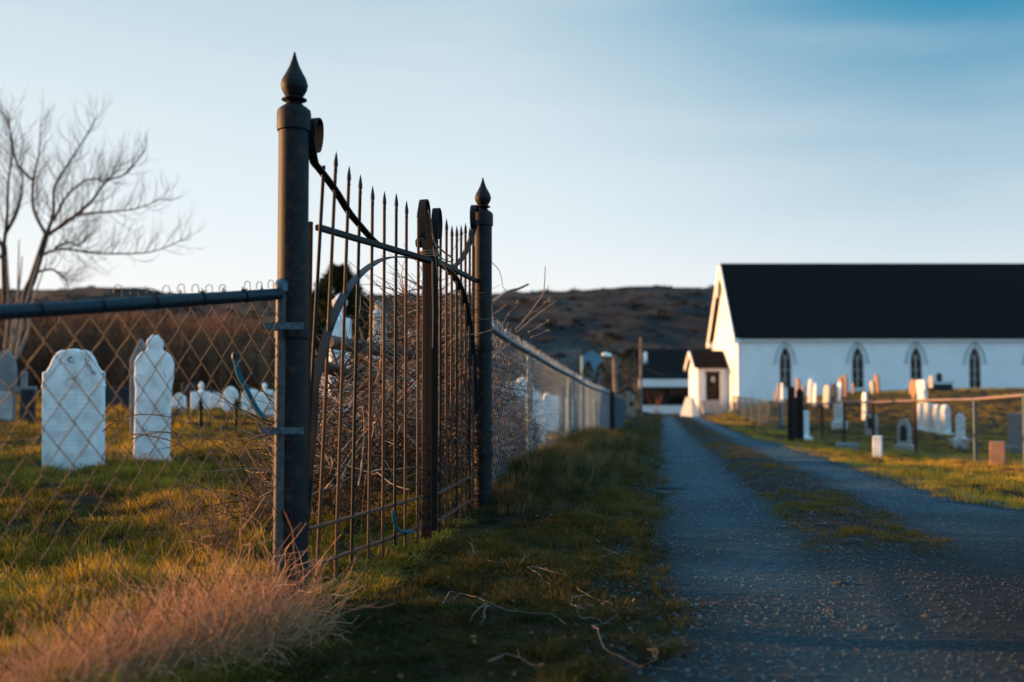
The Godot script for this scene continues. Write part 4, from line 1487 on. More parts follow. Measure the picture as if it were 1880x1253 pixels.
	part("door_knob", g, M.galvanised, door)
	for s in 5:
		g = Geo.new()
		g.cut_box(Vector3(14.95, -0.64 - s * 0.2, pz + 0.2 + s * 0.28) - o, Vector3(1.5, 0.2, 0.34), 0.01)
		part("step", g, M.concrete, t)
	# flared white buttress by the steps
	var at := Vector3(13.15, -1.75, -73.6)
	o = at
	g = Geo.new()
	var b := Basis(Vector3.UP, deg_to_rad(-42))
	var pts := []
	for q in [[-0.15, 0.58], [0.75, 0.38], [1.45, 0.22]]:
		for c in [[-1, 1], [1, 1], [1, -1], [-1, -1]]: pts.append(b * Vector3(c[0] * q[1], q[0], c[1] * q[1]))
	g.hexa(pts.slice(0, 8))
	g.hexa(pts.slice(4, 12))
	tag(part("flared_pier", g, M.white_concrete, self), "white flared concrete pier beside the porch steps", "pier").position = at


func houses() -> void:
	var d := 100.0
	var t := thing("long_low_building", "low building with black roof and white fascia at the end of the lane", "building", Vector3(17.0, -3.0, -d))
	var o := t.position
	var g := Geo.new()
	g.box(Vector3(17.5, -1.0, -d - 4) - o, Vector3(9.0, 4.4, 7.8))
	part("wall", g, M.dark_wall, t)
	g = Geo.new()
	g.box(Vector3(17.5, 0.62, -d + 0.32) - o, Vector3(9.6, 0.78, 0.14))
	part("fascia", g, M.white_paint, t)
	g = Geo.new()
	g.box(Vector3(17.5, -2.2, -d + 0.02) - o, Vector3(9.02, 1.15, 0.3))
	part("white_base_wall", g, M.white_paint, t)
	g = Geo.new()
	roof_slope(g, Vector3(12.8, 1.03, -d + 0.35) - o, Vector3(22.4, 1.03, -d + 0.35) - o, Vector3(22.4, 4.2, -d - 5) - o, Vector3(12.8, 4.2, -d - 5) - o, 14)
	part("roof", g, M.roof, t)
	for x in [14.2, 16.6, 19.0]:
		g = Geo.new()
		g.box(Vector3(x, -0.7, -d - 0.06) - o, Vector3(1.7, 1.5, 0.1))
		part("window", g, M.glass, t)
	var n := 0
	for q in [[1086, 640, 670, 128.0, 2.6, "pale blue house among the trees at the foot of the hill", "blue_wall"], [1149, 712, 732, 62.0, 1.1, "small pinkish gabled shed beyond the fence end", "pole_wood"]]:
		var s: float = q[3] / FOC
		var x := spot(q[0], 650, q[3]).x
		var yt := spot(q[0], q[1], q[3]).y
		var yb := ground(x, q[3]) - 0.2
		t = thing("small_house" if n == 0 else "garden_shed", q[5], "house" if n == 0 else "shed", Vector3(x, yb, -q[3]))
		var w: float = q[4]
		var hh := yt - yb
		var eave := hh - w * 0.32
		g = Geo.new()
		g.box(Vector3(0, eave / 2, 0), Vector3(w, eave, w))
		g.slab(PackedVector2Array([Vector2(-w / 2, eave), Vector2(w / 2, eave), Vector2(0, hh - 0.1)]), w, 0.005, Transform3D())
		part("wall", g, M[q[6]], t)
		g = Geo.new()
		for e in [-1, 1]:
			g.strip([Vector3(e * w * 0.56, eave - w * 0.04, 0), Vector3(0, hh, 0)], Vector3(0, 0, 1), w * 1.1, 0.1)
		part("roof", g, M.roof if n == 0 else M.porch_roof, t)
		for e in [-0.25, 0.25]:
			g = Geo.new()
			g.box(Vector3(e * w, eave * 0.6, w / 2 + 0.02), Vector3(w * 0.2, w * 0.25, 0.05))
			part("window", g, M.dark_wall, t)
		n += 1
	# poles
	d = 56.0
	var at := spot(1131, 722, d)
	at.y = ground(at.x, d)
	t = thing("street_lamp", "wooden pole carrying a street lamp on a short arm, left of the lane end", "street lamp", at)
	var hp := spot(1128, 652, d).y - at.y
	g = Geo.new()
	g.tube([Vector3(0.03, -0.3, 0), Vector3(-0.09, hp, 0)], 0.16, 0.11, 10)
	part("pole", g, M.pole_wood, t)
	g = Geo.new()
	g.tube(smooth_path([Vector3(-0.09, hp - 0.05, 0), Vector3(-0.25, hp + 0.03, 0.05), Vector3(-0.45, hp + 0.03, 0.1)]), 0.03, 0.03, 6)
	part("arm", g, M.galvanised, t)
	g = Geo.new()
	g.lathe([Vector2(0.02, -0.32), Vector2(0.1, -0.24), Vector2(0.13, 0.0), Vector2(0.1, 0.18), Vector2(0.0, 0.24)], Vector3(-0.55, hp + 0.0, 0.1), 12, Basis(Vector3(0, 0, 1), 1.4))
	part("lamp_head", g, M.lamp_white, t)
	d = 62.0
	at = spot(1177, 730, d)
	at.y = ground(at.x, d)
	t = thing("utility_pole", "slim tall pole left of the low building, with an added white cylinder for a blurred glint", "pole", at)
	hp = spot(1177, 620, d).y - at.y
	g = Geo.new()
	g.tube([Vector3(0, -0.3, 0), Vector3(0.0, hp * 0.75, 0), Vector3(0.01, hp, 0)], 0.1, 0.06, 10)
	part("shaft", g, M.pole_wood, t)
	g = Geo.new()
	var y0 := spot(1184, 664, d).y - at.y
	g.lathe([Vector2(0.1, 0.0), Vector2(0.12, 0.05), Vector2(0.12, 0.5), Vector2(0.08, 0.58), Vector2(0.0, 0.6)], Vector3(0.27, y0, 0.02), 12)
	part("glint_cylinder", g, M.lamp_white, t)  # added body standing for an out-of-focus bright reflection
	g = Geo.new()
	g.lathe([Vector2(0.0, -0.16), Vector2(0.18, -0.14), Vector2(0.19, -0.02), Vector2(0.1, 0.0)], Vector3(0.27, y0, 0.02), 12)
	g.box(Vector3(0.12, y0 - 0.08, 0.02), Vector3(0.24, 0.06, 0.06))
	part("bracket_rim", g, M.blue_wall, t)
	g = Geo.new()
	var a := at + Vector3(0, spot(1177, 672, d).y - at.y, 0)
	var e := Vector3(17.5, 1.7, -99.0)
	var pts := []
	for k in 9: pts.append(a.lerp(e, k / 8.0) - Vector3(0, 0.5 * sin(PI * k / 8.0), 0) - a)
	g.tube(pts, 0.015, 0.015, 4)
	tag(part("overhead_wire", g, M.gate_paint, self), "thin dark wire from the slim pole to the low building", "wire").position = a


# ---------------------------------------------------------------- trees and plants
func grow(g: Geo, p: Vector3, dir: Vector3, length: float, r: float, level: int, lift: float) -> void:
	var n := 5
	var pts := [p]
	var d := dir
	var q := p
	for k in n:
		d = (d + Vector3(rng.randf_range(-1, 1), rng.randf_range(-0.8, 1) + lift, rng.randf_range(-1, 1)) * 0.24).normalized()
		q += d * length / n
		pts.append(q)
		if level > 0 and k > 0:
			var kids := 1
			for c in kids:
				var side := d.cross(Vector3(rng.randf_range(-1, 1), rng.randf_range(-1, 1), rng.randf_range(-1, 1))).normalized()
				grow(g, q, (d * 0.85 + side * rng.randf_range(0.4, 0.85) + Vector3(0, 0.15, 0)).normalized(), length * rng.randf_range(0.38, 0.62), r * 0.5, level - 1, lift)
	g.tube(pts, r, r * 0.35, 4 if r > 0.02 else 3, false)


func bare_tree(label: String, d: float, trunk: Array, limbs: Array, r_trunk: float, shoots: Array) -> void:
	var base := spot(trunk[0][0], trunk[0][1], d)
	base.y = ground(base.x, d)
	var t := thing("bare_tree", label, "tree", base, "leafless trees at the churchyard edge")
	var g := Geo.new()
	var tp := [Vector3(0, -0.3, 0)]
	for p in trunk: tp.append(spot(p[0], p[1], d) - base)
	tp.remove_at(1)
	g.tube(smooth_path(tp), r_trunk, r_trunk * 0.6, 9)
	part("trunk", g, M.bark, t)
	var tw := Geo.new()
	tw.col = Color(0.05, 0.033, 0.027)
	for k in limbs.size():
		g = Geo.new()
		var dep := rng.randf_range(-2.2, 2.2)
		var pts := []
		var n: int = limbs[k].size()
		for i in n: pts.append(spot(limbs[k][i][0], limbs[k][i][1], d + dep * i / (n - 1.0)) - base)
		pts = smooth_path(pts, 4)
		var r0 := r_trunk * (0.42 if k < 3 else 0.3)
		g.tube(pts, r0, 0.012, 7, false)
		part("limb", g, M.bark, t)
		for i in range(2, pts.size()):
			var f := i / float(pts.size())
			var dir: Vector3 = (pts[i] - pts[i - 1]).normalized()
			for c in (3 if i % 2 else 2):
				var side := dir.cross(Vector3(rng.randf_range(-0.5, 0.5), rng.randf_range(-0.5, 0.5), 1)).normalized() * (1 if rng.randf() < 0.62 else -1)
				if side.y < 0 and rng.randf() < 0.5: side = -side
				grow(tw, pts[i], (dir * 0.8 + side * rng.randf_range(0.4, 0.9) + Vector3(0, 0, rng.randf_range(-0.5, 0.5))).normalized(), rng.randf_range(0.5, 1.3) * (1.15 - 0.5 * f), lerpf(0.013, 0.009, f), 1, 0.5)
	part("twigs", tw, M.twig, t, "stuff")
	for s in shoots:
		g = Geo.new()
		g.tube(smooth_path(s.map(func(p): return spot(p[0], p[1], 25.5 + 0.01 * p[0]) - base)), 0.045, 0.012, 6)
		part("sucker_stem", g, M.pole_wood, t)


func dark_conifer(label: String, px: float, d: float, py_top: float, half: float, seed_at: int) -> void:
	rng.seed = seed_at
	var top := spot(px, py_top, d)
	var at := Vector3(top.x, ground(top.x, d), -d) if d < 150.0 else Vector3(top.x, hill_height(top.x, d), -d)
	var h := top.y - at.y
	var t := thing("evergreen_tree", label, "tree", at, "dark evergreen trees")
	var g := Geo.new()
	g.tube([Vector3(0, -0.3, 0), Vector3(0, h * 0.8, 0)], h * 0.03, h * 0.008, 7)
	part("trunk", g, M.bark, t)
	g = Geo.new()
	var n := 2600 if d < 60.0 else 700
	for k in n:
		var y := pow(rng.randf(), 0.8)
		var prof := half * (0.35 + 0.75 * sin(PI * clampf(1.0 - y, 0.0, 1.0) * 0.62)) * (1.0 - pow(y, 5.0))
		var a := rng.randf() * TAU
		var lump := 0.8 + 0.3 * sin(a * 3.0 + y * 9.0) * cos(y * 14.0 + a)
		var r := prof * lump * sqrt(rng.randf_range(0.25, 1.0))
		var p := Vector3(cos(a) * r, h * (0.08 + 0.9 * y), sin(a) * r)
		var out := Vector3(cos(a), rng.randf_range(-0.3, 0.9), sin(a)).normalized() * half * rng.randf_range(0.1, 0.24)
		var s := out.cross(Vector3(rng.randf_range(-1, 1), 1, rng.randf_range(-1, 1))).normalized() * half * 0.06
		g.col = Color(0.022, 0.034, 0.014).lerp(Color(0.06, 0.055, 0.02), rng.randf())
		g.tri(p - s, p + s, p + out)
		g.tri(p + out * 0.2, p + out * 0.6 + s * 1.4, p + out * 1.1 + s)
	part("crown", g, M.needles, t)


func wander(p: Vector3, dir: Vector3, length: float, n: int, bend: float, sag := 0.0) -> Array:
	var pts := [p]
	var d := dir.normalized()
	for k in n:
		d = (d + Vector3(rng.randf_range(-1, 1), rng.randf_range(-1, 1) - sag, rng.randf_range(-1, 1)) * bend).normalized()
		p += d * length / n
		pts.append(p)
	return pts


func bramble_mesh() -> Mesh:
	var g := Geo.new()
	for k in 30:
		var a := rng.randf() * TAU
		var p := Vector3(cos(a), 0, sin(a)) * rng.randf() * 0.55
		var dir := Vector3(p.x * 0.6 + rng.randf_range(-0.15, 0.15), 1.0, p.z * 0.6 + rng.randf_range(-0.15, 0.15))
		var pts := wander(p, dir, rng.randf_range(0.55, 1.05), 5, 0.14)
		g.tube(pts, 0.0085, 0.003, 3, false)
		for c in range(2, 6):
			for e in 2:
				var q := Vector3(rng.randf_range(-1, 1), rng.randf_range(0.0, 1.1), rng.randf_range(-1, 1))
				g.tube(wander(pts[c], q, rng.randf_range(0.1, 0.3), 3, 0.25), 0.0045, 0.002, 3, false)
		for c in 5:
			var q := Vector3(rng.randf_range(-1, 1), rng.randf_range(-0.6, 0.6), rng.randf_range(-1, 1)).normalized() * 0.035
			var z := q.cross(Vector3.UP).normalized() * 0.014
			var e: Vector3 = pts[rng.randi_range(2, 5)] + q * 2.0
			g.col = Color(2.6, 2.2, 1.8)  # leaf flecks tinted far brighter than the stems, as if sunlit
			g.tri(e - z, e + z, e + q)
			g.col = Color.WHITE
	return g.mesh()


func thickets() -> void:
	rng.seed = 41
	var me := bramble_mesh()
	var xf := []
	var cols := PackedColorArray()
	for k in 900:
		var d := rng.randf_range(27.0, 50.0)
		var x := rng.randf_range(-0.60, -0.17) * d
		if x > -0.25 * d: continue
		var y := ground(x, d)
		var hgt := rng.randf_range(1.3, 2.3) * (0.85 if x > -9.0 else 1.0)
		var wide := rng.randf_range(1.0, 1.8)
		xf.append(Transform3D(Basis(Vector3.UP, rng.randf() * TAU).scaled(Vector3(wide, hgt, wide)), Vector3(x, y - 0.05, -d)))
		cols.push_back(Color(0.055, 0.026, 0.016).lerp(Color(0.32, 0.14, 0.065), pow(rng.randf(), 1.6)) * rng.randf_range(0.6, 1.1))
	for q in [[-8.6, 10.9, 1.15], [-9.2, 11.4, 1.2], [-8.8, 12.0, 1.1], [-9.8, 11.1, 1.25], [-10.2, 11.9, 1.3], [-8.2, 11.4, 0.9], [-6.9, 7.4, 0.62], [-7.4, 7.7, 0.65], [-5.6, 5.6, 0.4]]:   # added bushes out of view, throwing shade bands across the yard
		for e in 9:
			var x: float = q[0] + rng.randf_range(-0.4, 0.4)
			var d: float = q[1] + rng.randf_range(-0.4, 0.4)
			xf.append(Transform3D(Basis(Vector3.UP, rng.randf() * TAU).scaled(Vector3(0.9, q[2], 0.9)), Vector3(x, ground(x, d) - 0.05, -d)))
			cols.push_back(Color(0.09, 0.05, 0.03))
	for k in 9:   # low brambles by the fence foot, left of the gate
		var d := rng.randf_range(5.7, 8.4)
		var x := rng.randf_range(-2.25, -1.55) + 0.12 * (d - 5.7)
		var h := rng.randf_range(0.25, 0.45)
		xf.append(Transform3D(Basis(Vector3.UP, rng.randf() * TAU).scaled(Vector3(h * 0.7, h, h * 0.7)), Vector3(x, ground(x, d) - 0.03, -d)))
		cols.push_back(Color(0.09, 0.05, 0.03).lerp(Color(0.2, 0.12, 0.07), rng.randf()))
	tag(scatter("bramble_thicket", me, M.twig, xf, cols), "dense reddish-brown dead bramble bank behind the left churchyard, plus added unseen bushes shading the yard", "thicket")
	# dry pale scrub behind the lane fence
	xf = []
	cols = PackedColorArray()
	for k in 420:
		var d := rng.randf_range(26.0, 48.0)
		var s := rng.randf_range(-9.0, -2.6)
		var x := lane_x(d) + s
		var hgt := rng.randf_range(0.3, 0.85)
		xf.append(Transform3D(Basis(Vector3.UP, rng.randf() * TAU).scaled(Vector3(1.1, hgt, 1.1)), Vector3(x, ground(x, d) - 0.05, -d)))
		cols.push_back(Color(0.32, 0.2, 0.13).lerp(Color(0.46, 0.32, 0.22), rng.randf()))
	tag(scatter("dry_scrub", me, M.twig, xf, cols), "pale dry scrub in the sun behind the lane fence", "scrub")
	# red sapling by the building
	var at := spot(1207, 762, 80.0)
	at.y = ground(at.x, 80.0)
	var g := Geo.new()
	g.col = Color(0.2, 0.1, 0.07)
	for k in 9: g.tube(wander(Vector3(rng.randf_range(-0.2, 0.2), 0, 0), Vector3(rng.randf_range(-0.35, 0.35), 1, rng.randf_range(-0.3, 0.3)), rng.randf_range(1.0, 2.2), 5, 0.14), 0.02, 0.006, 4)
	tag(part("bare_sapling", g, M.twig, self), "small reddish bare sapling in front of the low building", "sapling").position = at


func brush() -> void:
	rng.seed = 77
	var o := Vector3(-0.9, 0.0, -9.0)
	var t := thing("brush_pile", "tangled pile of dead sticks and twigs behind the iron gate", "brush pile", o)
	var fence := func(d): return lane_x(d) - 1.5
	var tones := [Color(0.06, 0.032, 0.02), Color(0.13, 0.075, 0.045), Color(0.3, 0.2, 0.14), Color(0.028, 0.017, 0.012)]
	var shape := func(x, d): return clampf(1.62 - 1.2 * pow(absf(x + 0.9) / (0.85 if x < -0.9 else 1.15), 2.0), 0.3, 1.7) * clampf(1.5 - absf(d - 8.5) / 1.7, 0.0, 1.0) * (0.95 + 0.2 * sin(x * 7.0))
	var g := Geo.new()
	var lf := Geo.new()
	for k in 4600:
		var d := rng.randf_range(6.5, 11.0)
		var x := rng.randf_range(-1.85, 0.25)
		if x > fence.call(d) - 0.05 or x > -1.3 + (d - 5.0) * 0.28: continue
		var top: float = shape.call(x, d)
		if top < 0.12: continue
		var y := top * pow(rng.randf(), 0.6)
		g.col = tones[(rng.randi() % 4) if y > top * 0.45 else [0, 3, 3, 1][rng.randi() % 4]]  # lower twigs take darker tones, painting the shade inside the pile
		var p := Vector3(x, ground(x, d) + y, -d) - o
		g.tube(wander(p, Vector3(rng.randf_range(-1, 1), rng.randf_range(-0.5, 0.8), rng.randf_range(-1, 1)), rng.randf_range(0.25, 0.75), 5, 0.22), rng.randf_range(0.003, 0.008), 0.002, 3, false)
		if rng.randf() < 0.5:
			var q := Vector3(rng.randf_range(-1, 1), rng.randf_range(-1, 1), rng.randf_range(-1, 1)).normalized() * 0.03
			var z := q.cross(Vector3.UP).normalized() * 0.012
			lf.col = [Color(0.30, 0.16, 0.05), Color(0.42, 0.28, 0.06), Color(0.22, 0.11, 0.05)][rng.randi() % 3]
			lf.tri(p - z, p + z, p + q)
	part("twigs", g, M.twig, t, "stuff")
	part("withered_leaves", lf, M.dead_leaf, t, "stuff")
	for q in [[[600, 745], [625, 700], [655, 665], [690, 640]], [[640, 690], [675, 720], [720, 735], [750, 760]], [[665, 760], [685, 700], [672, 640], [660, 600]], [[700, 830], [690, 770], [705, 720], [735, 690]], [[610, 720], [660, 705], [700, 690]], [[760, 660], [735, 620], [742, 585]], [[622, 690], [615, 660], [608, 640]]]:
		g = Geo.new()
		var dd := rng.randf_range(7.7, 8.5)
		g.col = tones[1 + rng.randi() % 2]
		g.tube(smooth_path(q.map(func(p): return spot(p[0], p[1], dd) - o)), rng.randf_range(0.014, 0.022), 0.008, 6)
		part("branch", g, M.twig, t)
	for q in [[[[188, 792], [215, 772], [250, 762], [300, 764], [345, 778], [400, 795], [450, 800], [500, 798]], "long dark bramble cane arching across the tall crowned tablet"], [[[240, 808], [275, 796], [320, 795], [370, 806], [430, 808], [498, 806]], "second dark bramble cane, running low past the tall crowned tablet"], [[[242, 798], [262, 799], [300, 806], [330, 818], [360, 838]], "short bramble cane crossing the foot of the tall crowned tablet"]]:
		g = Geo.new()
		g.col = tones[3]
		var c := spot(q[0][0][0], q[0][0][1], 8.6)
		g.tube(smooth_path(q[0].map(func(p): return spot(p[0], p[1], 8.6 - (p[0] - 180) * 0.004) - c)), 0.006, 0.004, 5)
		for e in 14:
			var b: Array = q[0][1 + rng.randi() % (q[0].size() - 1)]
			g.tube(wander(spot(b[0] + rng.randf_range(-14, 14), b[1], 8.6 - (b[0] - 180) * 0.004) - c, Vector3(rng.randf_range(-1, 1), rng.randf_range(-1, 0.6), rng.randf_range(-1, 1)), rng.randf_range(0.08, 0.3), 4, 0.3), 0.003, 0.0015, 3, false)
		tag(part("bramble_cane", g, M.twig, self), q[1], "bramble").position = c
	# the two split rails
	for q in [[604, 628, 762, 652, 7.75, 8.7, 0.055, "long grey split log lying across the brush pile"], [556, 662, 645, 690, 7.6, 8.2, 0.05, "shorter brown log sticking out low at the left of the brush pile"]]:
		g = Geo.new()
		var a := spot(q[0], q[1], q[4])
		var b := spot(q[2], q[3], q[5])
		var ax := (b - a).normalized()
		var bs := Basis(ax.cross(Vector3(0, 0, 1)).normalized(), ax, Vector3(0, 0, 1)).orthonormalized()
		var l := a.distance_to(b)
		g.lathe([Vector2(0.0, 0.0), Vector2(q[6] * 0.9, 0.004), Vector2(q[6], 0.03), Vector2(q[6] * 0.92, l * 0.4), Vector2(q[6] * 1.0, l * 0.7), Vector2(q[6] * 0.85, l), Vector2(0, l)], Vector3.ZERO, 9, bs, 0.9)
		tag(part("split_log", g, M.grey_wood, self), q[7], "log").position = a

	# dead shrub behind the lane fence
	rng.seed = 78
	o = Vector3(0.0, 0.0, -10.0)
	t = thing("dead_shrub", "dead shrub pressed against the lane fence behind the far gate post", "shrub", o)
	g = Geo.new()
	lf = Geo.new()
	for k in 2600:
		var d := rng.randf_range(8.5, 14.5)
		var s := -1.72 - absf(rng.randfn(0.0, 0.35))
		var x := lane_x(d) + s
		var top := (1.56 - 0.07 * (d - 8.0) if d < 12.0 else 1.2 - (d - 12.0) * 0.42)
		var y := top * rng.randf()
		g.col = tones[rng.randi() % 4] * (0.9 if d < 11 else 0.6)
		var p := Vector3(x, ground(x, d) + y, -d) - o
		g.tube(wander(p, Vector3(rng.randf_range(-0.6, 0.3), rng.randf_range(-0.3, 0.9), rng.randf_range(-1, 1)), rng.randf_range(0.2, 0.5), 4, 0.2), rng.randf_range(0.003, 0.007), 0.002, 3, false)
		if rng.randf() < 0.35 and y > top * 0.5:
			var q := Vector3(rng.randf_range(-1, 1), rng.randf_range(-1, 1), rng.randf_range(-1, 1)).normalized() * 0.035
			var z := q.cross(Vector3.UP).normalized() * 0.014
			lf.col = [Color(0.35, 0.18, 0.08), Color(0.45, 0.25, 0.1)][rng.randi() % 2]
			lf.tri(p - z, p + z, p + q)
	part("twigs", g, M.twig, t, "stuff")
	part("withered_leaves", lf, M.dead_leaf, t, "stuff")
	var long := [[[903, 557, 8.4], [915, 547, 8.5], [935, 535, 8.6], [953, 530, 8.7], [970, 522, 8.8]], [[946, 606, 9.0], [965, 585, 9.1], [985, 558, 9.2], [997, 540, 9.3], [1000, 515, 9.3], [1001, 489, 9.3]], [[997, 540, 9.3], [1004, 532, 9.3], [1008, 524, 9.3]], [[997, 542, 9.3], [985, 546, 9.3], [965, 556, 9.3]], [[950, 610, 9.2], [975, 588, 9.3], [1000, 568, 9.4], [1018, 556, 9.4], [1012, 552, 9.4], [1003, 553, 9.4]], [[962, 585, 9.2], [985, 570, 9.2], [1003, 554, 9.3], [1009, 548, 9.3]], [[903, 482, 8.4], [915, 495, 8.4], [921, 512, 8.45], [923, 526, 8.45], [931, 537, 8.5]], [[902, 540, 8.3], [904, 565, 8.3], [903, 590, 8.3]], [[925, 592, 8.7], [935, 575, 8.7], [948, 562, 8.7], [951, 557, 8.7]], [[970, 610, 9.4], [990, 600, 9.5], [1005, 590, 9.6]], [[975, 620, 9.6], [995, 612, 9.7], [1006, 605, 9.7]]]
	for k in long.size():
		g = Geo.new()
		g.col = Color(0.27, 0.15, 0.09)
		var r := 0.016 if k == 0 else 0.0075 if k in [1, 4] else 0.004
		g.tube(smooth_path(long[k].map(func(p): return spot(p[0], p[1], p[2]) - o)), r, r * 0.55, 6)
		part("stem", g, M.twig, t)
		if k in [4, 5, 9, 10, 8]:
			for e in 5:
				var f: Array = long[k][rng.randi() % long[k].size()]
				lf = Geo.new()
				lf.col = Color(0.5, 0.28, 0.1)
				lf.lathe([Vector2(0, -0.014), Vector2(0.012, 0), Vector2(0, 0.014)], spot(f[0] + rng.randf_range(-3, 3), f[1] + rng.randf_range(-3, 3), f[2]) - o, 5)
				part("seed_head", lf, M.dead_leaf, t)


# ---------------------------------------------------------------- grass and litter
func tuft(n: int, spread: float, curl: float, wide: float, dry := false) -> Mesh:
	var g := Geo.new()
	for k in n:
		var a := rng.randf() * TAU
		var p := Vector3(cos(a), 0, sin(a)) * spread * sqrt(rng.randf())
		var out := (Vector3(cos(a), 0, sin(a)) + Vector3(rng.randf_range(-1, 1), 0, rng.randf_range(-1, 1)) * 0.8).normalized()
		var h := rng.randf_range(0.5, 1.0)
		var b := rng.randf_range(0.2, 1.0) * curl
		var side := out.cross(Vector3.UP).rotated(Vector3.UP, rng.randf_range(-1, 1)) * wide * rng.randf_range(0.6, 1.1)
		var p1 := p + Vector3(0, h * 0.5, 0) + out * b * 0.22
		var p2 := p + Vector3(0, h * (0.9 - 0.2 * b), 0) + out * b * 0.75
		var sh := rng.randf_range(0.75, 1.2)
		g.col = Color(sh, sh, sh)
		g.quad(p - side, p + side, p1 + side * 0.75, p1 - side * 0.75)
		g.tri(p1 - side * 0.75, p1 + side * 0.75, p2)
	return g.mesh()


func grass() -> void:
	rng.seed = 5
	var lawn := [tuft(9, 0.5, 0.9, 0.035), tuft(9, 0.5, 1.2, 0.03), tuft(7, 0.45, 0.6, 0.03)]
	var names := ["churchyard_grass", "verge_grass", "right_verge_grass", "right_churchyard_grass", "lane_median_grass"]
	var labels := ["grass of the left churchyard, in sunlit and shaded bands", "grass verge between the fence line and the lane, its shade tinted into the blades", "golden grass verge on the right of the lane", "dry churchyard turf round the right-hand stones", "worn grass strip between the two wheel tracks"]
	var xf := [[], [], [], [], []]
	var cs := [PackedColorArray(), PackedColorArray(), PackedColorArray(), PackedColorArray(), PackedColorArray()]
	for k in 235000:
		var d := 2.4 * pow(80.0 / 2.4, rng.randf())
		var x := rng.randf_range(-1, 1) * (0.62 * d + 2.6)
		var s := x - lane_x(d)
		var nz := wob.get_noise_2d(x * 1.4, d * 1.4)
		var patch := wob.get_noise_2d(x * 0.35 + 20.0, d * 0.35)
		var z := -1
		var hh := 0.075
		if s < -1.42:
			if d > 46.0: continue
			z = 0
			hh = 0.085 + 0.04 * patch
		elif s < 0.02 + 0.16 * nz + 0.14 * wob.get_noise_2d(d * 1.3, 3.0):
			if s > -0.35 and rng.randf() < 0.5 + s: continue
			z = 1
			hh = 0.075 + 0.035 * patch
		elif s > 0.95 + 0.25 * nz and s < 1.82 + 0.25 * nz and d > 5.9 + nz * 1.5 and d < 66.0:
			if rng.randf() < 0.5 - patch or nz < -0.35: continue
			z = 4
			hh = 0.055
		elif s > 2.75 + 0.25 * nz + maxf(0.0, 9.0 - d) * 0.45 + maxf(0.0, d - 66.0) * 0.45:
			z = 2 if x < right_x(d) else 3
			hh = 0.07 + 0.03 * patch
			if x > 15.5 and d > 71.0: continue
			if z == 3: hh *= 0.75
		else: continue
		if nz < -0.3 and rng.randf() < 0.7: continue
		var clump := 0.45 + 1.3 * pow(clampf(0.5 + 0.9 * wob.get_noise_2d(x * 4.0, d * 4.0), 0.0, 1.0), 1.5)
		hh *= clump
		if z < 2 and d > 4.2 and d < 8.2 and absf(x + 1.0 - (d - 5.0) * 0.26) < 0.4: hh *= 0.5   # worn short along the gate
		var grow_far := 1.0 + d / 38.0
		var h := hh * rng.randf_range(0.6, 1.3) * (1.0 + d / 90.0)
		var w := 0.085 * rng.randf_range(0.8, 1.3) * grow_far
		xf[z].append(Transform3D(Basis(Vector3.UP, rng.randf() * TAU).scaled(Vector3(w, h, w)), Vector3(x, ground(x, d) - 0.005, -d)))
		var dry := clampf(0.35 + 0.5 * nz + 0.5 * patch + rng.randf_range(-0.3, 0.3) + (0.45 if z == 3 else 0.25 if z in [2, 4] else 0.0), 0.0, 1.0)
		cs[z].push_back((Color(0.026, 0.029, 0.007) if z == 1 else Color(0.02, 0.012, 0.004) if z == 4 else Color(0.085, 0.058, 0.007) if z != 0 else Color(0.05, 0.046, 0.005)).lerp(Color(0.62, 0.37, 0.045) if z != 1 else Color(0.16, 0.10, 0.018), dry) * (0.3 if z == 4 else 1.0))  # verge blades get darker colours that carry the shade lying there
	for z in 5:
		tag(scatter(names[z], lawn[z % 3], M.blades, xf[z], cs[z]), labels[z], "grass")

	# tall bleached grass along the foot of the fences
	rng.seed = 6
	var tall := tuft(34, 0.35, 1.1, 0.009, true)
	xf = [[], []]
	cs = [PackedColorArray(), PackedColorArray()]
	for k in 900:   # verge beyond the gate
		var d := 7.6 * pow(28.0 / 7.6, rng.randf())
		var s := -1.32 + absf(rng.randfn(0.0, 0.33))
		var x := lane_x(d) + s
		var h := rng.randf_range(0.14, 0.36) * lerpf(0.6, 1.0, smoothstep(7.6, 10.0, d))
		xf[0].append(Transform3D(Basis(Vector3.UP, rng.randf() * TAU).scaled(Vector3(h * 0.8, h, h * 0.8)), Vector3(x, ground(x, d) - 0.01, -d)))
		cs[0].push_back(Color(0.025, 0.027, 0.007).lerp(Color(0.3, 0.2, 0.08), pow(rng.randf(), 2.5)))
	for k in 260:   # foot of the right fence
		var d := rng.randf_range(13.0, 36.0)
		var x := right_x(d) + rng.randf_range(-0.25, 0.25)
		var h := rng.randf_range(0.15, 0.32)
		xf[1].append(Transform3D(Basis(Vector3.UP, rng.randf() * TAU).scaled(Vector3(h, h, h)), Vector3(x, ground(x, d) - 0.01, -d)))
		cs[1].push_back(Color(0.22, 0.18, 0.05).lerp(Color(0.45, 0.33, 0.15), rng.randf()))
	tag(scatter("tall_dry_grass", tall, M.straw, xf[0], cs[0]), "tall pale grass along the foot of the lane fence", "grass")
	tag(scatter("tall_dry_grass", tall, M.straw, xf[1], cs[1]), "pale grass along the foot of the right churchyard fence", "grass")

	# weeds round the stones and dead leaves over the yard
	rng.seed = 7
	var wx := []
	var wc := PackedColorArray()
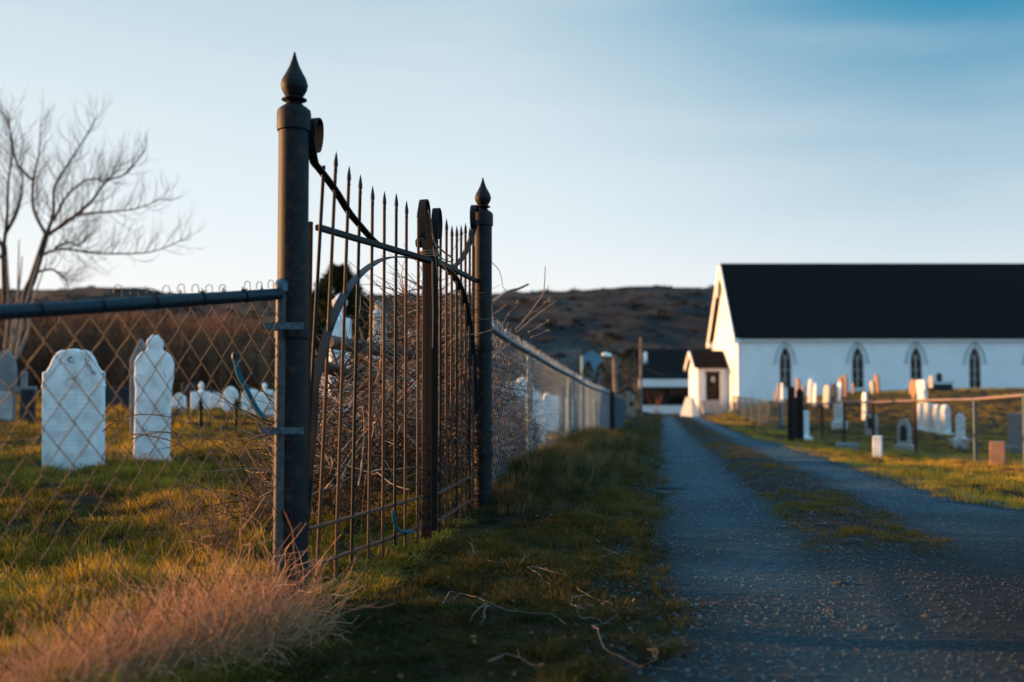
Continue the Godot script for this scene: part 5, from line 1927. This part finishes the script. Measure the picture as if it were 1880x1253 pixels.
	for k in 240:
		var q: Vector3 = [Vector3(-5.1, 0, -11.6), Vector3(-4.75, 0, -13.0), Vector3(-4.9, 0, -14.5), Vector3(-9.0, 0, -17.5), Vector3(-6.5, 0, -19.0), Vector3(-8.0, 0, -22.0)][k % 6]
		q += Vector3(rng.randfn(0, 0.5 + 0.35 * (k % 6)), 0, rng.randfn(0, 0.35 + 0.25 * (k % 6)))
		var h := rng.randf_range(0.12, 0.3)
		wx.append(Transform3D(Basis(Vector3.UP, rng.randf() * TAU).scaled(Vector3(h, h, h)), Vector3(q.x, ground(q.x, -q.z) - 0.01, q.z)))
		wc.push_back(Color(0.06, 0.055, 0.01).lerp(Color(0.45, 0.28, 0.08), rng.randf()))
	tag(scatter("tall_dry_grass", tall, M.straw, wx, wc), "longer pale grass and weeds round the left headstones", "grass")
	var leaf := Geo.new()
	leaf.quad(Vector3(-0.5, 0, 0.25), Vector3(0.1, 0.15, 0.3), Vector3(0.5, 0.1, 0), Vector3(0, 0.02, -0.35))
	wx = []
	wc = PackedColorArray()
	for k in 5000:
		var d := 3.4 * pow(20.0 / 3.4, rng.randf())
		var x := rng.randf_range(-0.56 * d - 0.5, lane_x(d) - 0.1)
		if x > lane_x(d) - 1.4 and rng.randf() < 0.75: continue
		var r := rng.randf_range(0.012, 0.035)
		wx.append(Transform3D(Basis.from_euler(Vector3(rng.randf_range(-0.6, 0.6), rng.randf() * TAU, rng.randf_range(-0.6, 0.6))).scaled(Vector3(r, r, r)), Vector3(x, ground(x, d) + rng.randf_range(0.01, 0.06), -d)))
		wc.push_back(Color(0.05, 0.025, 0.014).lerp(Color(0.24, 0.13, 0.06), rng.randf() * rng.randf()))
	tag(scatter("fallen_leaves", leaf.mesh(), M.dead_leaf, wx, wc), "small brown dead leaves scattered through the near grass", "leaves")

	# the frizzy dead grass in front of the near gate post
	rng.seed = 8
	var friz := []
	for q in 3:
		var g := Geo.new()
		for k in 70:
			var a := rng.randf() * TAU
			var p := Vector3(cos(a), 0, sin(a)) * 0.4 * sqrt(rng.randf())
			var out := Vector3(cos(a) + rng.randf_range(-0.8, 0.8), rng.randf_range(0.5, 1.8), sin(a) + rng.randf_range(-0.8, 0.8))
			var sh := rng.randf_range(0.7, 1.2)
			g.col = Color(sh, sh * rng.randf_range(0.78, 1.02), sh * rng.randf_range(0.6, 1.05))
			g.tube(wander(p, out, rng.randf_range(0.35, 1.3), 7, 0.62, 0.12), rng.randf_range(0.003, 0.0065), 0.002, 3, false)
		friz.append(g.mesh())
	var e := spot(512, 540, 4.7)
	var far := spot(0, 571, 3.3)
	var dir := Vector3(far.x - e.x, 0, far.z - e.z).normalized()
	var acr := Vector3(-dir.z, 0, dir.x) * -1.0
	var fx := [[], [], []]
	var fc := [PackedColorArray(), PackedColorArray(), PackedColorArray()]
	for k in 330:
		var u := rng.randf_range(0.1, 3.1)
		var off := rng.randfn(0.03, 0.11) + 0.04 * u
		var p := Vector3(e.x, 0, e.z) + dir * u + acr * off
		p.y = ground(p.x, -p.z) - 0.02
		var h := rng.randf_range(0.2, 0.58) * clampf(0.5 + 0.4 * wob.get_noise_2d(u * 2.2, 61.0) + 0.6 * exp(-pow((u - 0.5) / 0.36, 2.0)), 0.3, 1.25) * clampf(1.1 - absf(off - 0.03) * 2.0, 0.35, 1.0)
		fx[k % 3].append(Transform3D(Basis(Vector3.UP, rng.randf() * TAU).scaled(Vector3(h * 0.9, h, h * 0.9)), p))
		fc[k % 3].push_back(Color(0.42, 0.24, 0.11).lerp(Color(0.88, 0.58, 0.37), rng.randf()) * rng.randf_range(0.7, 1.1))
	var cl := thing("dead_grass_clump", "frizzy pinkish dead grass banked along the near fence foot", "dead grass", Vector3.ZERO)
	for q in 3:
		var o := scatter("dry_stalks" if q == 0 else "dry_stalks_%03d" % q, friz[q], M.straw, fx[q], fc[q], cl)


func litter() -> void:
	rng.seed = 11
	# pebbles
	var peb := []
	for q in 3:
		var s := SphereMesh.new()
		s.radius = 0.5
		s.height = 1.0
		s.radial_segments = 6
		s.rings = 3
		var a := s.get_mesh_arrays()
		var vs: PackedVector3Array = a[Mesh.ARRAY_VERTEX]
		for k in vs.size(): vs[k] *= 1.0 + 0.3 * wob.get_noise_3d(vs[k].x * 9 + q * 7, vs[k].y * 9, vs[k].z * 9)
		a[Mesh.ARRAY_VERTEX] = vs
		var m := ArrayMesh.new()
		m.add_surface_from_arrays(Mesh.PRIMITIVE_TRIANGLES, a)
		peb.append(m)
	var xf := []
	var cs := PackedColorArray()
	for k in 90000:
		var d := 2.6 * pow(30.0 / 2.6, pow(rng.randf(), 1.25))
		var s := rng.randf_range(-0.3, 3.2 + maxf(0.0, 9.0 - d) * 0.4)
		if s > 0.95 and s < 1.85 and d > 6.5 and rng.randf() < 0.7: continue
		if s < 0.05 and rng.randf() < 0.7: continue
		var x := lane_x(d) + s
		var r := 0.004 + 0.012 * pow(rng.randf(), 5.0)
		r *= 1.0 + d * 0.03
		xf.append(Transform3D(Basis.from_euler(Vector3(rng.randf(), rng.randf() * 6, rng.randf())).scaled(Vector3(r * rng.randf_range(0.9, 1.6), r * 0.8, r)), Vector3(x, ground(x, d) + 0.012 + r * 0.15, -d)))
		var f := rng.randf()
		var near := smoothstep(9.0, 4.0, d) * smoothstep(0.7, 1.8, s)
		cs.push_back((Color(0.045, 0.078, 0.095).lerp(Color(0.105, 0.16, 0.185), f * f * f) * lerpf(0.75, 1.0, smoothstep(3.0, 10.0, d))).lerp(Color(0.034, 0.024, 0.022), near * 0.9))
	tag(scatter("loose_gravel", peb[0], M.twig, xf, cs), "loose grey gravel scattered over the lane", "gravel")
	# straw bits
	var st := Geo.new()
	st.tube([Vector3(-0.5, 0, 0), Vector3(-0.1, 0.03, 0.06), Vector3(0.2, 0.02, 0.03), Vector3(0.5, 0, -0.05)], 0.016, 0.01, 3, false)
	xf = []
	cs = PackedColorArray()
	for k in 6500:
		var d := 2.6 * pow(16.0 / 2.6, rng.randf())
		var s := rng.randfn(0.2, 0.45) if rng.randf() < 0.75 else rng.randf_range(-1.3, 3.0)
		if s < -1.3: continue
		var x := lane_x(d) + s
		var l := rng.randf_range(0.015, 0.07)
		xf.append(Transform3D(Basis.from_euler(Vector3(rng.randf_range(-0.15, 0.15), rng.randf() * 6.3, rng.randf_range(-0.15, 0.15))).scaled(Vector3(l, l * 0.8, l * 0.8)), Vector3(x, ground(x, d) + 0.018, -d)))
		cs.push_back(Color(0.05, 0.032, 0.024).lerp(Color(0.22, 0.16, 0.13), pow(rng.randf(), 3.0)))
	tag(scatter("straw_litter", st.mesh(), M.twig, xf, cs), "bits of straw and twig strewn along the lane edge", "straw litter")
	# fallen twigs
	var tw := [
		["forked twig with a bent end, lying nearest the middle stile", [[[862, 1010], [868, 1030], [888, 1040], [906, 1047], [936, 1053]], [[868, 1031], [863, 1040]]]],
		["short straight twig standing up in the verge grass right of the gate foot", [[[850, 952], [853, 962], [858, 972]]]],
		["pale forked twig in the middle of the dark verge", [[[967, 1029], [993, 1034], [1013, 1039], [1020, 1030]], [[993, 1034], [985, 1045]]]],
		["thin pale curved twig just left of the pale forked one", [[[952, 1053], [962, 1043], [970, 1035], [968, 1028]]]],
		["long pale straight twig crossing the verge above the branching stick", [[[968, 1057], [985, 1072], [997, 1082], [1010, 1092], [1030, 1085]], [[975, 1056], [1005, 1068], [1040, 1071], [1030, 1060]]]],
		["long branching curved stick lying low across the verge", [[[812, 1127], [825, 1108], [838, 1103], [865, 1112], [894, 1128], [930, 1135], [972, 1144], [1010, 1149], [1039, 1161]], [[894, 1128], [880, 1140], [862, 1159]], [[900, 1130], [888, 1148], [882, 1160]]]],
		["twig with a small upturned fork near the lane edge", [[[1104, 1021], [1125, 1030], [1150, 1036], [1160, 1030]], [[1125, 1030], [1110, 1040], [1060, 1041]]]],
		["tangled pale twig lying halfway between stick and lane", [[[1060, 1096], [1075, 1110], [1100, 1116], [1125, 1128]], [[1075, 1110], [1052, 1118], [1048, 1124], [1062, 1131], [1090, 1136]], [[1062, 1131], [1058, 1138], [1078, 1135]]]],
		["dry grey straight stick next to the tangled pale twig", [[[1066, 1153], [1085, 1159], [1105, 1162], [1127, 1164]]]],
		["long thin brown stem running to the bottom picture edge", [[[1088, 1170], [1098, 1186], [1110, 1208], [1140, 1228], [1175, 1252]]]],
		["small branched white twig at the lane edge near the bottom", [[[1190, 1212], [1200, 1220], [1206, 1226], [1200, 1236], [1197, 1244]], [[1206, 1226], [1202, 1216]]]],
		["faint long twig at the foot of the verge, bottom middle", [[[900, 1235], [930, 1228], [965, 1231], [985, 1245]]]],
		["twig lying along the lane edge under the flat stone", [[[1218, 993], [1230, 1000], [1238, 1012], [1248, 1016]], [[1218, 993], [1235, 996]]]],
		["dark stick lying across the left wheel track", [[[1390, 971], [1405, 973], [1425, 976], [1437, 973]]]],
		["thin dark stick crossing the lane edge in the distance", [[[1225, 936], [1270, 926], [1320, 929]]]],
		["bent straw stem on the near gravel, bottom centre", [[[1522, 1128], [1530, 1134], [1527, 1142]]]],
		["long yellow straw on the near gravel", [[[1540, 1180], [1558, 1192], [1580, 1204]]]],
		["green stalks standing in the dark grass at the bottom", [[[1, 1], [2, 2]]]]]
	for q in tw:
		if q[1][0].size() == 2: continue
		var g := Geo.new()
		var c := land(q[1][0][0][0], q[1][0][0][1])
		g.col = Color(0.09, 0.06, 0.05) if "dark" in q[0] else Color(0.16, 0.115, 0.095)
		for path in q[1]:
			var pts := []
			for i in path.size():
				var p := land(path[i][0], path[i][1])
				pts.append(p - c + Vector3(0, 0.042 + 0.012 * sin(i * 2.1) if p.x < lane_x(-p.z) else 0.014, 0))
			var kinked := []
			for i in pts.size():
				kinked.append(pts[i])
				if i < pts.size() - 1: kinked.append(pts[i].lerp(pts[i + 1], rng.randf_range(0.35, 0.65)) + Vector3(rng.randf_range(-1, 1), rng.randf_range(-0.3, 0.6), rng.randf_range(-1, 1)) * 0.014)
			g.tube(kinked, rng.randf_range(0.0018, 0.003), 0.001, 5)
			for e in 2:
				g.tube(wander(kinked[rng.randi() % kinked.size()], Vector3(rng.randf_range(-1, 1), rng.randf_range(0, 0.5), rng.randf_range(-1, 1)), rng.randf_range(0.03, 0.1), 3, 0.3), 0.0013, 0.0007, 4)
		if "standing" in q[0]: continue
		tag(part("fallen_twig", g, M.twig, self), q[0], "twig", "dead twigs fallen on the verge and lane").position = c
	# stones
	for q in [["flat pale stone at the edge of the lane beside the dark verge", 1236, 902, 0.17, 0.03, 0.08], ["grey half-buried stone in the worn strip between the wheel tracks", 1567, 1001, 0.09, 0.03, 0.07], ["dark lump of rock in the left wheel track", 1545, 1080, 0.05, 0.02, 0.04], ["small bluish stone in the near gravel", 1594, 1160, 0.025, 0.018, 0.02], ["flattish stone on the right half of the near lane", 1705, 1138, 0.035, 0.013, 0.03]]:
		var g := Geo.new()
		var n := 9
		var pr := []
		for k in 7: pr.append(Vector2(sin(PI * k / 6.0), -cos(PI * k / 6.0)))
		g.lathe(pr, Vector3.ZERO, n, Basis.from_scale(Vector3(q[3], q[4], q[5])), 0.2)
		for k in g.v.size(): g.v[k] *= 1.0 + 0.3 * wob.get_noise_3d(g.v[k].x * 22.0 + q[1], g.v[k].y * 30.0, g.v[k].z * 22.0)
		var at := land(q[1], q[2])
		tag(part("lane_stone", g, M.rock, self), q[0], "stone").position = at + Vector3(0, 0.01, 0)


func _ready() -> void:
	rng.seed = 1
	wob.seed = 3
	wob.frequency = 1.0
	wob.fractal_octaves = 2
	heavens()
	materials()
	land_sheet()
	hills()
	church()
	houses()
	gate()
	fences()
	graves_left()
	graves_right()
	rng.seed = 21
	bare_tree("wide leafless tree leaning right over the bramble bank", 31.0, [[42, 640], [45, 560], [60, 510], [74, 465], [84, 432]], [
		[[84, 432], [97, 392], [100, 342], [125, 300], [152, 258], [178, 212]], [[84, 432], [61, 385], [60, 332], [70, 285], [74, 222]], [[88, 430], [125, 405], [165, 372], [195, 333], [232, 318], [268, 272]],
		[[90, 432], [135, 397], [198, 389], [250, 383], [302, 362]], [[74, 470], [110, 457], [165, 464], [215, 466], [280, 462], [342, 437]], [[98, 405], [122, 360], [160, 330], [195, 330], [225, 300]], [[66, 500], [95, 495], [115, 510], [125, 525]], [[100, 455], [125, 445], [145, 450], [160, 430]], [[60, 332], [30, 300], [20, 250], [12, 215]]], 0.15,
		[[[20, 650], [24, 590], [35, 520], [40, 470]], [[28, 660], [38, 600], [46, 560], [72, 470]], [[8, 640], [12, 600], [14, 540], [10, 470]], [[34, 650], [50, 610], [58, 560], [86, 475]], [[18, 650], [30, 590], [32, 520], [34, 440]]])
	bare_tree("second leafless tree at the left picture edge, behind the leaning one", 34.0, [[8, 640], [10, 560], [8, 500], [6, 450]], [[[6, 450], [12, 400], [14, 340], [20, 280], [15, 210]], [[6, 460], [-20, 400], [-30, 330], [-20, 260]], [[8, 430], [30, 390], [40, 340], [36, 280]], [[6, 480], [-30, 440], [-70, 420]]], 0.16, [])
	dark_conifer("rounded dark evergreen rising behind the near gate leaf", 622, 34.0, 489, 1.75, 31)
	for q in [[1091, 612, 150.0, "small pointed evergreen at the hill foot, left of two"], [1112, 608, 152.0, "small pointed evergreen at the hill foot, right of two"], [1072, 640, 138.0, "low dark evergreen beside the pale blue house"], [1080, 664, 108.0, "low round evergreen bush in front of the pale blue house, left of two"], [1104, 666, 104.0, "low round evergreen bush in front of the pale blue house, right of two"], [1152, 640, 92.0, "dark evergreen between the street lamp and the slim pole"]]:
		dark_conifer(q[3], q[0], q[2], q[1], 1.3, 40 + int(q[0]))
	thickets()
	brush()
	grass()
	litter()
